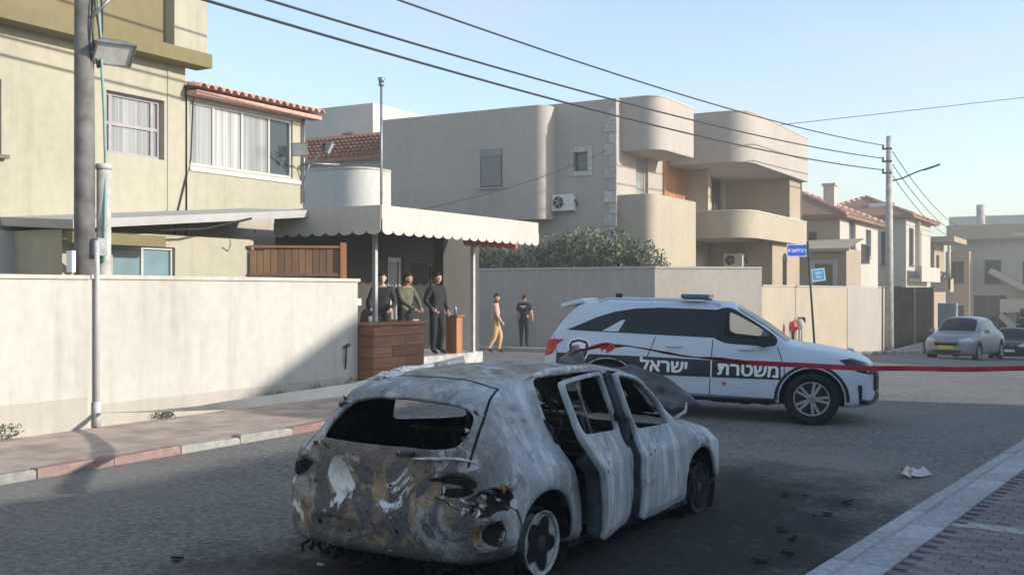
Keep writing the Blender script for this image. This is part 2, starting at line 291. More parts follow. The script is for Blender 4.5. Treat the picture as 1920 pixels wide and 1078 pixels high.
# ------------------------------------------------------------------ helpers
ORG = {}
def setp(o, label=None, cat=None, group=None, kind=None):
    for k, v in (('label', label), ('category', cat), ('group', group), ('kind', kind)):
        if v: o[k] = v
    return o
def thing(name, label, cat, loc=(0,0,0), rotz=0, group=None):
    o = bpy.data.objects.new(name, None); COL.objects.link(o); o.location = loc; o.rotation_euler = (0,0,rotz); o.empty_display_size = .2
    ORG[o.name] = Vector(loc); return setp(o, label, cat, group)
class MB:
    def __init__(s): s.v = []; s.f = []; s.m = []; s.mi = 0; s.sm = False; s.s = []; s.sharp = False
    def face(s, idx): s.f.append(tuple(idx)); s.m.append(s.mi); s.s.append(s.sm)
    def quad(s, *p):
        n = len(s.v); s.v += [Vector(q) for q in p]; s.face(range(n, n+len(p)))
    def box(s, x0, x1, y0, y1, z0, z1):
        n = len(s.v); s.v += [Vector((x, y, z)) for z in (z0, z1) for x, y in ((x0,y0),(x1,y0),(x1,y1),(x0,y1))]
        for q in ((3,2,1,0),(4,5,6,7),(0,1,5,4),(1,2,6,5),(2,3,7,6),(3,0,4,7)): s.face([n+i for i in q])
        return s
    def obox(s, c, ax, ay, az):  # centre and three half-axis vectors
        n = len(s.v); c = Vector(c); ax, ay, az = Vector(ax), Vector(ay), Vector(az)
        s.v += [c+ax*i+ay*j+az*k for k in (-1,1) for i, j in ((-1,-1),(1,-1),(1,1),(-1,1))]
        for q in ((3,2,1,0),(4,5,6,7),(0,1,5,4),(1,2,6,5),(2,3,7,6),(3,0,4,7)): s.face([n+i for i in q])
        return s
    def tube(s, pts, r, n=8, cap=True):
        pts = [Vector(p) for p in pts]; rs = r if isinstance(r, (list, tuple)) else [r]*len(pts)
        b = len(s.v); up = None; osm = s.sm
        for i, p in enumerate(pts):
            d = (pts[min(i+1, len(pts)-1)]-pts[max(i-1, 0)]).normalized()
            if up is None: up = d.orthogonal().normalized()
            up = (up-d*up.dot(d)).normalized(); sd = d.cross(up)
            for k in range(n):
                a = 2*math.pi*k/n; s.v.append(p+(up*math.cos(a)+sd*math.sin(a))*rs[i])
        s.sm = True
        for i in range(len(pts)-1):
            for k in range(n):
                k2 = (k+1) % n; s.face((b+i*n+k, b+i*n+k2, b+(i+1)*n+k2, b+(i+1)*n+k))
        s.sm = osm
        if cap:
            s.face([b+k for k in range(n-1, -1, -1)]); s.face([b+(len(pts)-1)*n+k for k in range(n)])
        return s
    def prism(s, outline, z0, z1):
        n = len(s.v); k = len(outline)
        s.v += [Vector((p[0], p[1], z0)) for p in outline]+[Vector((p[0], p[1], z1)) for p in outline]
        s.face([n+i for i in range(k-1, -1, -1)]); s.face([n+k+i for i in range(k)]); s.sm = True; s.sharp = True
        for i in range(k): s.face((n+i, n+(i+1) % k, n+k+(i+1) % k, n+k+i))
        s.sm = False; return s
    def plate(s, outline, frame, t):  # outline in (u,v) extruded by t along n ; frame=(o,u,v,n)
        o, u, v, nn = [Vector(q) for q in frame]; n = len(s.v); k = len(outline)
        s.v += [o+u*a+v*b for a, b in outline]+[o+u*a+v*b+nn*t for a, b in outline]
        s.face([n+i for i in range(k-1, -1, -1)]); s.face([n+k+i for i in range(k)])
        for i in range(k): s.face((n+i, n+(i+1) % k, n+k+(i+1) % k, n+k+i))
        return s
    def lathe(s, prof, o, axis, n=32):  # prof: (dist along axis, radius)
        o = Vector(o); axis = Vector(axis).normalized(); up = axis.orthogonal().normalized(); sd = axis.cross(up); b = len(s.v); osm = s.sm; s.sm = True
        for d, r in prof:
            for k in range(n):
                a = 2*math.pi*k/n; s.v.append(o+axis*d+(up*math.cos(a)+sd*math.sin(a))*r)
        for i in range(len(prof)-1):
            for k in range(n):
                k2 = (k+1) % n; s.face((b+i*n+k, b+i*n+k2, b+(i+1)*n+k2, b+(i+1)*n+k))
        s.sm = osm; return s
    def ball(s, c, rx, ry, rz, nu=12, nv=8):
        b = len(s.v); c = Vector(c); osm = s.sm; s.sm = True
        for j in range(nv+1):
            ph = math.pi*j/nv
            for i in range(nu):
                a = 2*math.pi*i/nu; s.v.append(c+Vector((rx*math.sin(ph)*math.cos(a), ry*math.sin(ph)*math.sin(a), rz*math.cos(ph))))
        for j in range(nv):
            for i in range(nu): s.face((b+j*nu+i, b+(j+1)*nu+i, b+(j+1)*nu+(i+1) % nu, b+j*nu+(i+1) % nu))
        s.sm = osm; return s
    def mesh(s, name, mats, off=(0,0,0)):
        me = bpy.data.meshes.new(name); o = Vector(off)
        me.from_pydata([tuple(v-o) for v in s.v], [], s.f)
        for m in (mats if isinstance(mats, (list, tuple)) else [mats]): me.materials.append(M[m] if isinstance(m, str) else m)
        me.polygons.foreach_set('material_index', s.m); me.polygons.foreach_set('use_smooth', s.s); me.update()
        if s.sharp: me.set_sharp_from_angle(angle=R(35))
        return me
    def build(s, name, mats, parent=None, label=None, cat=None, group=None, kind=None, world=True):
        org = ORG.get(parent.name, Vector()) if (parent and world) else Vector()
        o = bpy.data.objects.new(name, s.mesh(name, mats, org)); COL.objects.link(o)
        if parent: o.parent = parent
        ORG[o.name] = org if parent else Vector()
        return setp(o, label, cat, group, kind)
def mobj(name, me, parent=None, loc=(0,0,0), rot=(0,0,0), **k):
    o = bpy.data.objects.new(name, me); COL.objects.link(o); o.parent = parent; o.location = loc; o.rotation_euler = rot
    ORG[o.name] = ORG.get(parent.name, Vector()) if parent else Vector()
    return setp(o, **k)
def bevel(o, wd=.01, seg=2):
    b = o.modifiers.new('bevel', 'BEVEL'); b.width = wd; b.segments = seg; b.limit_method = 'ANGLE'; return o
def sstep(a, b, x):
    t = max(0, min(1, (x-a)/(b-a))); return t*t*(3-2*t)
def G(x, y):  # street level
    t = y-29
    z = -.047*(0 if t < -4 else ((t+4)**2/16 if t < 4 else t))
    z += .13*sstep(-3.2, -8.2, x)*sstep(12.5, 16, y)
    return z
def sheet(name, x0, x1, y0, y1, mat, step=1.0, dz=0., skirt=0., parent=None, warp=None, **k):
    nx = max(1, round((x1-x0)/step)); ny = max(1, round((y1-y0)/step)); b = MB(); b.sm = True
    for j in range(ny+1):
        for i in range(nx+1):
            x = x0+(x1-x0)*i/nx; y = y0+(y1-y0)*j/ny
            if warp: x, y = warp(x, y)
            b.v.append(Vector((x, y, G(x, y)+dz)))
    W = nx+1
    for j in range(ny):
        for i in range(nx): b.face((j*W+i, j*W+i+1, (j+1)*W+i+1, (j+1)*W+i))
    if skirt:
        ring = [i for i in range(W)]+[j*W+nx for j in range(1, ny+1)]+[ny*W+i for i in range(nx-1, -1, -1)]+[j*W for j in range(ny-1, 0, -1)]
        b.sm = False; top = len(b.v)
        b.v += [b.v[i].copy() for i in ring]+[b.v[i]-Vector((0,0,skirt)) for i in ring]; n = len(ring)
        for i in range(n): b.face((top+i, top+n+i, top+n+(i+1) % n, top+(i+1) % n))
    return b.build(name, mat, parent, **k)

# ------------------------------------------------------------------ ground, road, pavements
sheet('ground', -420, 420, -300, 700, 'dirt', 20, -.30, kind='structure')
sheet('road', -60, 30, -20, 110, 'asphalt', 1.0, 0, kind='structure')
sheet('sidewalk', -12.6, -10.22, -12, 22.6, 'slab', .6, .085, .4, kind='structure')
sheet('sidewalk', -45, -12.2, 29.3, 31.05, 'walk', .8, .12, .4, kind='structure')
sheet('sidewalk', -10.5, -9.0, 34.2, 60, 'walk', .8, .12, .4, kind='structure')
# right pavement: laid 5 degrees off the street line
KA = R(-5.2); KO = Vector((-1.87, 7.15, 0))
ku = Vector((-math.sin(KA), math.cos(KA), 0)); kn = Vector((math.cos(KA), math.sin(KA), 0))
def kp(a, b, z=0): return KO+ku*a+kn*b+Vector((0,0,z))
pb = MB(); pb.quad(kp(-14,.17,.088), kp(8.2,.17,.088), kp(8.2,7,.088), kp(-14,7,.088)); pb.quad(kp(-14,.17,-.2), kp(8.2,.17,-.2), kp(8.2,.17,.088), kp(-14,.17,.088))
pb.quad(kp(8.2,.17,-.2), kp(8.2,7,-.2), kp(8.2,7,.088), kp(8.2,.17,.088))
pav = pb.build('sidewalk', 'joint', kind='structure')
def stone_mesh(nm, l, wd, h, mat, bv=.012):
    b = MB(); b.box(-l/2, l/2, -wd/2, wd/2, -h, 0)
    bm = bmesh.new(); me = b.mesh(nm, mat); bm.from_mesh(me)
    if bv: bmesh.ops.bevel(bm, geom=[e for e in bm.edges if all(v.co.z > -.001 for v in e.verts)], offset=bv, segments=1, affect='EDGES')
    bm.to_mesh(me); bm.free(); return me
kerb_m = stone_mesh('kerb_stone', .985, .15, .3, 'kerb_grey', .018); edge_m = stone_mesh('edging_slab', .49, .265, .1, 'kerb_grey', .006)
for i in range(-8, 9):
    p = kp(i*1.0, .075, .118+random.uniform(-.006, .004)); mobj('kerb_stone', kerb_m, pav, p, (random.uniform(-.01,.01), 0, math.atan2(ku.y, ku.x)))
for i in range(-16, 17):
    p = kp(i*.5-.25, .29, .112+random.uniform(-.004, .004)); mobj('edging_slab', edge_m, pav, p, (0, 0, math.atan2(ku.y, ku.x)))
paver_m = stone_mesh('paver', .196, .096, .05, 'paver', .004)
strip_m = stone_mesh('pale_paver', .196, .096, .05, 'conc', .004)
spots = []
for ia in range(-55, 80):
    for ib in range(0, 13):
        a = ia*.1; b_ = .43+.1+ib*.2+(.1 if ia % 2 else 0)
        if 22 <= ia <= 23: continue
        spots.append((a, b_))
def inview(p):
    x = .866*p.x+.5*p.y; z = -.5*p.x+.866*p.y
    if z < .5: return False
    px = 960+2000*x/z; py = 545+2000*1.9/z
    return 1200 < px < 1945 and py < 1100
vis = sorted([s for s in spots if inview(kp(*s))], key=lambda s: kp(*s).length)
near = set(vis[:296])
rest = MB()
for a, b_ in spots:
    z = .106+random.uniform(-.004, .003); p = kp(a, b_, z)
    if (a, b_) in near: mobj('paver', paver_m, pav, p, (random.uniform(-.012,.012), random.uniform(-.012,.012), math.atan2(kn.y, kn.x)))
    else: rest.obox(p-Vector((0,0,.025)), kn*.098, ku*.048, (0,0,.025))
for ib in range(13):
    for k in (0, 1): mobj('pale_paver', strip_m, pav, kp(2.2+.1*k, .43+.1+ib*.2+.1*k, .107), (0, 0, math.atan2(kn.y, kn.x)))
rest.build('paver_field', 'paver', pav, kind='stuff', world=False)
# left kerb, painted red and white, one stone a metre
kb = MB(); kb.box(-10.20, -10.10, -12, 22.6, -.3, .02); lk = kb.build('kerb', 'conc', kind='structure')
km = {c: stone_mesh('kerb_stone_'+c, .985, .16, .32, 'kerb_'+c, .02) for c in ('white', 'red', 'grey')}
seq = {6:'grey',7:'white',8:'red',9:'red',10:'white',11:'white',12:'red',13:'red',14:'white',15:'white'}
for i in range(-11, 23):
    c = seq.get(i, 'grey' if i < 6 else ('white', 'white', 'red', 'red')[i % 4])
    y = i-.2; mobj('kerb_stone', km[c], lk, (-10.13+random.uniform(-.008,.008), y, .10+G(-10.1, y)+random.uniform(-.012,.008)), (0, random.uniform(-.02,.02), R(90)+random.uniform(-.01,.01)))
kb = MB(); kb.box(-9.0, -8.9, 34.2, 60, -2, -.6); fk = kb.build('kerb', 'conc', kind='structure')
for i in range(34, 60):
    c = ('red', 'white')[i % 2]; y = i+.7; mobj('kerb_stone', km[c], fk, (-8.93, y, .14+G(-9, y)), (0, 0, R(90)))

# ------------------------------------------------------------------ building helpers
def wall_h(b, p0, u, n, W, H_, holes=(), depth=.16):
    p0, u, n = Vector(p0), Vector(u), Vector(n); z = Vector((0,0,1))
    us = sorted({0, W} | {h[0] for h in holes} | {h[2] for h in holes}); vs_ = sorted({0, H_} | {h[1] for h in holes} | {h[3] for h in holes})
    for i in range(len(us)-1):
        for j in range(len(vs_)-1):
            a, c = (us[i]+us[i+1])/2, (vs_[j]+vs_[j+1])/2
            if any(h[0] < a < h[2] and h[1] < c < h[3] for h in holes): continue
            b.quad(p0+u*us[i]+z*vs_[j], p0+u*us[i+1]+z*vs_[j], p0+u*us[i+1]+z*vs_[j+1], p0+u*us[i]+z*vs_[j+1])
    for h in holes:
        c = [(h[0],h[1]),(h[2],h[1]),(h[2],h[3]),(h[0],h[3])]
        for k in range(4):
            (a0, b0), (a1, b1) = c[k], c[(k+1) % 4]; q0 = p0+u*a0+z*b0; q1 = p0+u*a1+z*b1
            b.quad(q0, q1, q1-n*depth, q0-n*depth)
def window(parent, p0, u, n, h, depth=.16, frame='frame', glass='glass', nx=2, ny=1, name='window', t=.045, sill=None, widths=None):
    p0, u, n = Vector(p0), Vector(u), Vector(n); z = Vector((0,0,1)); f = MB()
    a0, b0, a1, b1 = h; d = -depth*.75
    def bar(x0, x1, y0, y1, pr=.03): f.obox(p0+u*(x0+x1)/2+z*(y0+y1)/2+n*d, u*(x1-x0)/2, n*pr, z*(y1-y0)/2)
    bar(a0+.001, a0+t, b0+.001, b1-.001); bar(a1-t, a1-.001, b0+.001, b1-.001); bar(a0+t, a1-t, b0+.001, b0+t); bar(a0+t, a1-t, b1-t, b1-.001)
    xs = [a0+(a1-a0)*i/nx for i in range(nx+1)]; ys = [b0+(b1-b0)*i/ny for i in range(ny+1)]
    if widths: xs = [a0+(a1-a0)*q for q in widths]; nx = len(xs)-1
    for x in xs[1:-1]: bar(x-t/2, x+t/2, b0+t, b1-t, .024)
    for y in ys[1:-1]: bar(a0+t, a1-t, y-t/2, y+t/2, .02)
    if sill: f.obox(p0+u*(a0+a1)/2+z*(b0-.03)+n*.03, u*((a1-a0)/2+.06), n*.10, z*.03)
    o = f.build(name, [frame], parent)
    for i in range(nx):
        for j in range(ny):
            q = MB(); g = glass if isinstance(glass, str) else glass[i % len(glass)]
            q.obox(p0+u*(xs[i]+xs[i+1])/2+z*(ys[j]+ys[j+1])/2+n*(d-.012-.003*((i+j) % 2)), u*((xs[i+1]-xs[i])/2), n*.004, z*((ys[j+1]-ys[j])/2)); q.build('pane', g, o)
    return o
UX, UY, UZ = Vector((1,0,0)), Vector((0,1,0)), Vector((0,0,1))
def rounded(pts, rad, n=14):
    """open or closed outline with some corners rounded: pts (x,y,r)"""
    out_ = []; k = len(pts)
    for i, (x, y, *r) in enumerate(pts):
        r = r[0] if r else 0; p = Vector((x, y))
        if r <= 0: out_.append((x, y)); continue
        a = (Vector(pts[i-1][:2])-p).normalized(); c = (Vector(pts[(i+1) % k][:2])-p).normalized()
        for q in range(n+1):
            t = q/n; s0 = p+a*r; s1 = p+c*r
            out_.append(tuple(s0*(1-t)**2+p*2*t*(1-t)+s1*t**2))
    return out_

# ------------------------------------------------------------------ left: boundary wall
lw = thing('boundary_wall', 'long off-white rendered street wall along the left pavement', 'wall', (-12.55, 8, 0))
b = MB(); b.box(-12.77, -12.55, -14, 15.93, -.3, 2.16)
o = b.build('wall_body', 'wall_white', lw)
b = MB(); b.box(-12.80, -12.515, -14, 9.93, 2.16, 2.215); b.build('coping', 'wall_white', lw)
b = MB(); b.box(-12.80, -12.515, 9.95, 15.97, 2.165, 2.225); b.build('coping', 'wall_white', lw)
b = MB(); b.box(-12.549, -12.535, -14, 9.9, -.2, .52); b.build('plinth', 'plinth', lw)
b = MB(); b.box(-12.549, -12.54, 10.0, 15.93, -.2, .40); b.build('plinth', 'plinth', lw)
b = MB(); b.tube([(-12.50, 10.03, .1), (-12.50, 10.03, 2.3), (-12.52, 10.04, 2.7)], .035, 10); b.tube([(-12.50, 10.03, .10), (-12.50, 10.03, .45)], .05, 10)
pipe = b.build('drain_pipe', 'post', None, 'pale conduit running down the face of the off-white wall', 'pipe')

# ------------------------------------------------------------------ left: cream house
HX = -15.5
ch = thing('house', 'cream two-storey house with tiled sunroom behind the off-white wall', 'house', (HX-4, 10, 0))
y0 = -8.0; p0 = Vector((HX, y0, 0)); W1 = 14.44-y0
wins = [(12.63-y0, 4.42, 13.93-y0, 5.52), (9.2-y0, 4.15, 10.62-y0, 5.35), (5.0-y0, 4.15, 6.4-y0, 5.35)]
b = MB(); wall_h(b, p0, UY, UX, W1, 9.2, wins, .2)
b.quad((HX, y0, 0), (HX-9, y0, 0), (HX-9, y0, 9.2), (HX, y0, 9.2)); b.quad((HX, 14.44, 0), (HX-9, 14.44, 0), (HX-9, 14.44, 9.2), (HX, 14.44, 9.2))
b.quad((HX-9, y0, 0), (HX-9, 14.44, 0), (HX-9, 14.44, 9.2), (HX-9, y0, 9.2)); b.quad((HX, y0, 9.2), (HX, 14.44, 9.2), (HX-9, 14.44, 9.2), (HX-9, y0, 9.2))
b.build('wall', 'wall_cream', ch)
window(ch, p0, UY, UX, wins[0], .2, 'mauve', 'glass_c', 2, 2, t=.06, widths=(0, .14, .86, 1))
window(ch, p0, UY, UX, wins[1], .2, 'frame_br', 'glass_c', 2, 1, sill=True); window(ch, p0, UY, UX, wins[2], .2, 'frame_br', 'glass_c', 2, 1, sill=True)
# ledge and ochre upper balcony
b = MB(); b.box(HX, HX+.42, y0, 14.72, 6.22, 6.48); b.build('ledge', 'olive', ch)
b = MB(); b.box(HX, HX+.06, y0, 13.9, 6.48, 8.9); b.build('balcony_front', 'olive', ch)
b = MB(); b.box(HX, HX+.30, 13.9, 14.70, 6.48, 9.2); b.build('corner_pier', 'wall_cream', ch)
b = MB(); b.box(HX, HX+.02, y0, 14.4, 3.02, 3.07); b.build('string_line', 'plinth', ch)
b = MB(); b.box(HX, HX+.015, 14.0, 14.06, 3.0, 6.2); b.build('corner_joint', 'plinth', ch)
b = MB(); b.tube([(HX+.03, 14.62, 6.0), (HX+.03, 14.55, 4.5), (HX+.03, 14.2, 3.4), (HX+.03, 14.1, 2.6)], .014, 6); b.build('wall_cable', 'cable', ch)
b = MB(); b.box(HX, HX+.10, 7.4, 10.9, 1.2, 2.95); b.build('garage_door', 'white_b', ch)
# sunroom
sx = HX+.04; sp0 = Vector((sx, 14.45, 0)); SW = 17.72-14.45
sh = [(.05, 4.4, 2.95, 5.62)]
b = MB(); wall_h(b, sp0, UY, UX, SW, 5.9, sh, .1)
b.quad((sx, 17.72, 0), (sx-6, 17.72, 0), (sx-6, 17.72, 5.9), (sx, 17.72, 5.9)); b.quad((sx, 14.45, 5.9), (sx, 17.72, 5.9), (sx-6, 17.72, 6.7), (sx-6, 14.45, 6.7)); b.quad((sx-6, 14.45, 0), (sx-6, 17.72, 0), (sx-6, 17.72, 6.7), (sx-6, 14.45, 6.7))
b.build('sunroom_wall', 'wall_cream', ch)
window(ch, sp0, UY, UX, sh[0], .1, 'frame', ['glass_c', 'curtain', 'glass_c', 'glass'], name='sunroom_window', widths=(0, .23, .5, .77, 1))
b = MB(); b.box(sx, sx+.03, 14.5, 17.7, 4.28, 4.36); b.build('sunroom_sill', 'frame', ch)
rb = MB(); rb.quad((sx+.34, 14.4, 5.80), (sx+.34, 18.0, 5.80), (sx-6, 18.0, 6.85), (sx-6, 14.4, 6.85)); rb.box(sx+.04, sx+.30, 14.4, 18.0, 5.70, 5.78)
roof = rb.build('sunroom_roof', 'tile_pink', ch)
tb = MB(); tb.sm = True
for k in range(7):
    a0 = math.pi*k/6
tl = MB(); tl.sm = True
for e, (xx, zz, rr) in enumerate(((.0, 0, .10), (-.42, .075, .085))):
    for k in range(7):
        a = math.pi*k/6; tl.v.append(Vector((xx, rr*math.cos(a), zz+rr*math.sin(a)*.8)))
for k in range(6): tl.face((k, k+1, 7+k+1, 7+k))
n_ = len(tl.v); tl.v += [Vector((v.x, v.y*.8, v.z-.016)) for v in tl.v[:14]]
for k in range(6): tl.face((n_+k+1, n_+k, n_+7+k, n_+7+k+1)); tl.face((k+1, k, n_+k, n_+k+1))
tile_me = tl.mesh('roof_tile', 'tile_pink')
for i in range(18):
    for rrow in range(2):
        y = 14.5+i*.2; mobj('roof_tile', tile_me, roof, Vector((sx+.40-rrow*.38, y, 5.83+rrow*.063+random.uniform(-.004,.004)))-ORG[roof.name], (0, 0, random.uniform(-.02,.02)))
# floodlights on sunroom corner
def flood(name, label, c, d, s=.2, yaw=0, parent=None, mount=None):
    t = thing(name, label, 'floodlight', c); dv = Vector(d).normalized(); u = dv.cross(UZ).normalized(); v = u.cross(dv)
    b = MB(); cc = Vector(c); n0 = len(b.v)
    b.v += [cc+u*s*i+v*s*.75*j for i, j in ((-1,-1),(1,-1),(1,1),(-1,1))]+[cc-dv*s*.7+u*s*.7*i+v*s*.45*j for i, j in ((-1,-1),(1,-1),(1,1),(-1,1))]
    for q in ((7,6,5,4),(0,1,5,4),(1,2,6,5),(2,3,7,6),(3,0,4,7)): b.face([n0+i for i in q])
    for i in (-1, 1): b.obox(cc+u*s*i*1.02, u*s*.04, dv*s*.08, v*s*.8); b.obox(cc+v*s*.77*i, u*s*1.06, dv*s*.08, v*s*.04)
    b.build('housing', 'steel', t)
    b = MB(); b.obox(cc-dv*.012, u*s*.96, dv*.008, v*s*.72); b.build('lens', 'lamp_glass', t)
    b = MB(); b.obox(cc-dv*s*.85-v*s*.1, u*s*.5, dv*s*.18, v*s*.3); b.build('ballast_box', 'dsteel', t)
    if mount: b = MB(); b.tube([cc-dv*s*.7-v*s*.2, mount], .022, 6); b.build('bracket', 'steel', t)
    return t
flood('floodlight', 'dark floodlight at left of the pair on the sunroom corner bracket', (sx+.45, 17.1, 4.95), (.3, -1, -.3), .17, mount=(sx+.3, 17.55, 4.72))
flood('floodlight', 'upper grey floodlight of the pair pointing right off the sunroom corner', (sx+.55, 18.0, 5.08), (.8, .55, -.5), .17, mount=(sx+.3, 17.7, 4.75))
b = MB(); b.tube([(sx+.02, 17.68, 4.72), (sx+.3, 17.6, 4.72), (sx+.62, 18.2, 4.74)], .025, 6); b.tube([(sx+.3, 17.6, 4.72), (sx+.02, 17.7, 4.3)], .018, 6); b.tube([(sx+.06, 17.69, 3.9), (sx+.06, 17.69, 5.7)], .03, 8)
b.build('lamp_bracket', 'steel', None, 'steel wall bracket on the sunroom corner carrying two floodlights', 'bracket')
# lean-to shed behind the wall
sd = thing('lean_to', 'low lean-to with sloping slab roof and blue glass behind the wall', 'shed', (-14.8, 12, 0))
q0 = Vector((-14.2, 10.75, 0)); hl = [(.55, 1.5, .85, 2.72), (.95, 1.5, 2.25, 2.74)]
b = MB(); wall_h(b, q0, UY, UX, 4.15, 2.95, hl, .12); b.quad((-14.2, 10.75, 0), (-15.49, 10.75, 0), (-15.49, 10.75, 2.95), (-14.2, 10.75, 2.95)); b.build('wall', 'wall_cream', sd)
window(sd, q0, UY, UX, hl[0], .12, 'frame', 'dark', 1, 1, name='vent_opening'); window(sd, q0, UY, UX, hl[1], .12, 'frame', 'glass_b', 2, 1)
b = MB(); n0 = len(b.v); za, zb_ = 2.93, 3.42
b.v += [Vector(p) for p in ((-13.75,10.6,za),(-13.75,15.9,zb_),(-15.49,15.9,zb_+.1),(-15.49,10.6,za+.1),(-13.75,10.6,za+.14),(-13.75,15.9,zb_+.14),(-15.49,15.9,zb_+.24),(-15.49,10.6,za+.24))]
for q in ((3,2,1,0),(4,5,6,7),(0,1,5,4),(1,2,6,5),(2,3,7,6),(3,0,4,7)): b.face(q)
b.build('roof_slab', 'grey', sd)
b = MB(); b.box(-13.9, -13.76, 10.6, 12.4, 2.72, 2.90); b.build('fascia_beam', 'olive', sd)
b = MB(); b.tube([(-13.9, 10.75, 2.5), (-13.8, 10.95, 2.42), (-13.8, 11.1, 2.55), (-13.85, 11.2, 2.8)], .06, 8); b.build('waste_pipe', 'pole_c', sd)
b = MB(); b.tube([(-13.7, 12.2, 2.98), (-13.68, 13.2, 3.06), (-13.68, 14.3, 3.3)], .02, 6); b.tube([(-13.7,14.2,2.95),(-13.66,14.35,2.9),(-13.66,14.42,3.0),(-13.7,14.4,3.1)], .014, 6); b.build('gutter_cable', 'cable', sd)
# wooden plank fence panel
fp = thing('fence_panel', 'brown vertical plank fence panel rising above the end of the white wall', 'fence', (-13.2, 15.3, 0))
A, B = Vector((-14.15, 14.75, 0)), Vector((-12.82, 15.75, 0)); du = (B-A).normalized(); dn = Vector((du.y, -du.x, 0)); LL = (B-A).length
nP = 13
for i in range(nP):
    w_ = LL/nP; hh = 2.74+.10*(i+.5)/nP+random.uniform(-.012,.012); b = MB(); b.obox(A+du*(i+.5)*w_+Vector((0,0,hh/2+.05))+dn*random.uniform(-.006,.006), du*(w_/2-.005), dn*.012, (0,0,hh/2-.05)); b.build('plank', 'wood_fence', fp)
b = MB(); b.obox((A+B)/2+Vector((0,0,2.82))+dn*.006, du*(LL/2+.03), dn*.045, (0,0,.022)); b.build('top_rail', 'wood_or', fp)
b = MB(); b.obox((A+B)/2+Vector((0,0,2.30))+dn*.03, du*(LL/2), dn*.018, (0,0,.03)); b.build('mid_rail', 'wood_fence', fp)
b = MB(); b.obox(B+du*.06+Vector((0,0,1.45)), du*.055, dn*.07, (0,0,1.45)); b.build('end_post', 'wood_or', fp)

# ------------------------------------------------------------------ awning shelter
sl = thing('awning_shelter', 'cream scalloped awning shelter on white posts at the street corner', 'shelter', (-13.3, 18.5, 0))
CX0, CX1, CY0, CY1 = -14.62, -12.0, 15.93, 22.0
def scallop(b, o, u, n, length, z0, z1, per=.33, t=.012):
    k = max(1, round(length/per)); per = length/k; ol = [(0, z1)]
    for i in range(k):
        for j in range(7):
            a = math.pi*j/6; ol.append((per*(i+.5)-per/2*math.cos(a), z0-.085*math.sin(a)))
    ol.append((length, z1)); ol = [(a, c) for a, c in ol]
    b.plate(ol, (o, u, UZ, n), t)
b = MB(); b.box(CX0, CX1, CY0, CY1, 3.50, 3.545); b.build('canopy_top', 'canvas', sl)
b = MB(); b.box(CX1-.01, CX1+.012, CY0, CY1, 3.30, 3.59); b.build('fascia', 'canvas', sl)
b = MB(); b.box(CX0, CX1-.012, CY0-.012, CY0+.01, 3.30, 3.59); b.build('fascia', 'canvas', sl)
b = MB(); scallop(b, (CX1+.016, CY0, 0), UY, UX, CY1-CY0, 3.13, 3.33); b.build('valance', 'canvas', sl)
b = MB(); scallop(b, (CX0, CY0-.016, 0), UX, -UY, CX1-CX0, 3.13, 3.33); b.build('valance', 'canvas', sl)
b = MB(); scallop(b, (-12.55, 19.6, 0), UY, UX, 2.4, 3.06, 3.3); b.build('lining', 'canvas_red', sl)
b = MB(); b.box(-12.5, -12.45, CY0+.05, CY1, 3.42, 3.495); b.box(-14.4, -12.05, 19.0, 19.05, 3.42, 3.495); b.build('canopy_beam', 'post', sl)
b = MB(); b.box(-14.75, -12.75, 16.0, 20.75, -.1, .62); b.build('deck', 'conc', sl)
for px, py, z0_ in ((-12.83, 16.83, .62), (-12.83, 20.45, .62)):
    b = MB(); b.box(px-.04, px+.04, py-.04, py+.04, z0_, 3.5); b.box(px-.08, px+.08, py-.08, py+.08, z0_, z0_+.015); b.build('post', 'post', sl)
bp0 = Vector((-14.62, 15.95, .62)); hh = [(3.72, .02, 4.32, 2.15), (4.6, .02, 5.6, 2.1)]
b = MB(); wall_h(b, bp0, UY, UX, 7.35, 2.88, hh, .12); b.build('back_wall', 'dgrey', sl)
window(sl, bp0, UY, UX, hh[0], .12, 'frame', 'glass_c', 1, 2, name='door', t=.10); window(sl, bp0, UY, UX, hh[1], .12, 'dsteel', 'dark', 1, 1, name='door', t=.06)
b = MB(); b.box(-14.6, -14.4, 21.6, 23.25, .1, 3.4); b.build('side_panel', 'shade_grey', sl)
b = MB(); b.box(-14.3, -13.8, 18.9, 19.6, .62, 1.32); b.box(-14.35, -13.75, 18.85, 19.65, 1.323, 1.36); b.build('rear_shelf', 'grey', sl)
# wooden counter with horizontal boards
ct = thing('wooden_counter', 'stained wooden board counter in front of the awning shelter', 'counter', (-12.45, 16.8, .1))
b = MB(); b.box(-12.72, -12.235, 16.0, 17.60, .08, 1.34); b.build('carcass', 'wood_bar', ct)
for r_ in range(6):
    z = .12+r_*.205
    ys = [15.985, 16.55, 17.62] if r_ % 2 else [15.985, 17.0, 17.62]
    for i in range(2): b = MB(); b.box(-12.235, -12.205+random.uniform(-.004,.004), ys[i]+.003, ys[i+1]-.003, z, z+.197); bevel(b.build('board', 'wood_bar', ct), .004, 1)
    b = MB(); b.box(-12.72, -12.21, 15.965, 15.999, z, z+.197); bevel(b.build('end_board', 'wood_bar', ct), .004, 1)
b = MB(); b.box(-12.78, -12.14, 15.95, 17.68, 1.345, 1.395); bevel(b.build('counter_top', 'wood_bar', ct), .006)
pe = thing('wooden_pedestal', 'narrow orange-brown wooden pedestal beside the man on the shelter deck', 'pedestal', (-12.95, 19.86, .62))
for k in range(3): b = MB(); b.box(-13.1+k*.1, -13.004+k*.1, 19.74, 19.98, .62, 1.42); bevel(b.build('board', 'wood_or', pe), .005, 1)
b = MB(); b.box(-13.14, -12.76, 19.71, 20.01, 1.423, 1.46); bevel(b.build('top', 'wood_or', pe), .006)
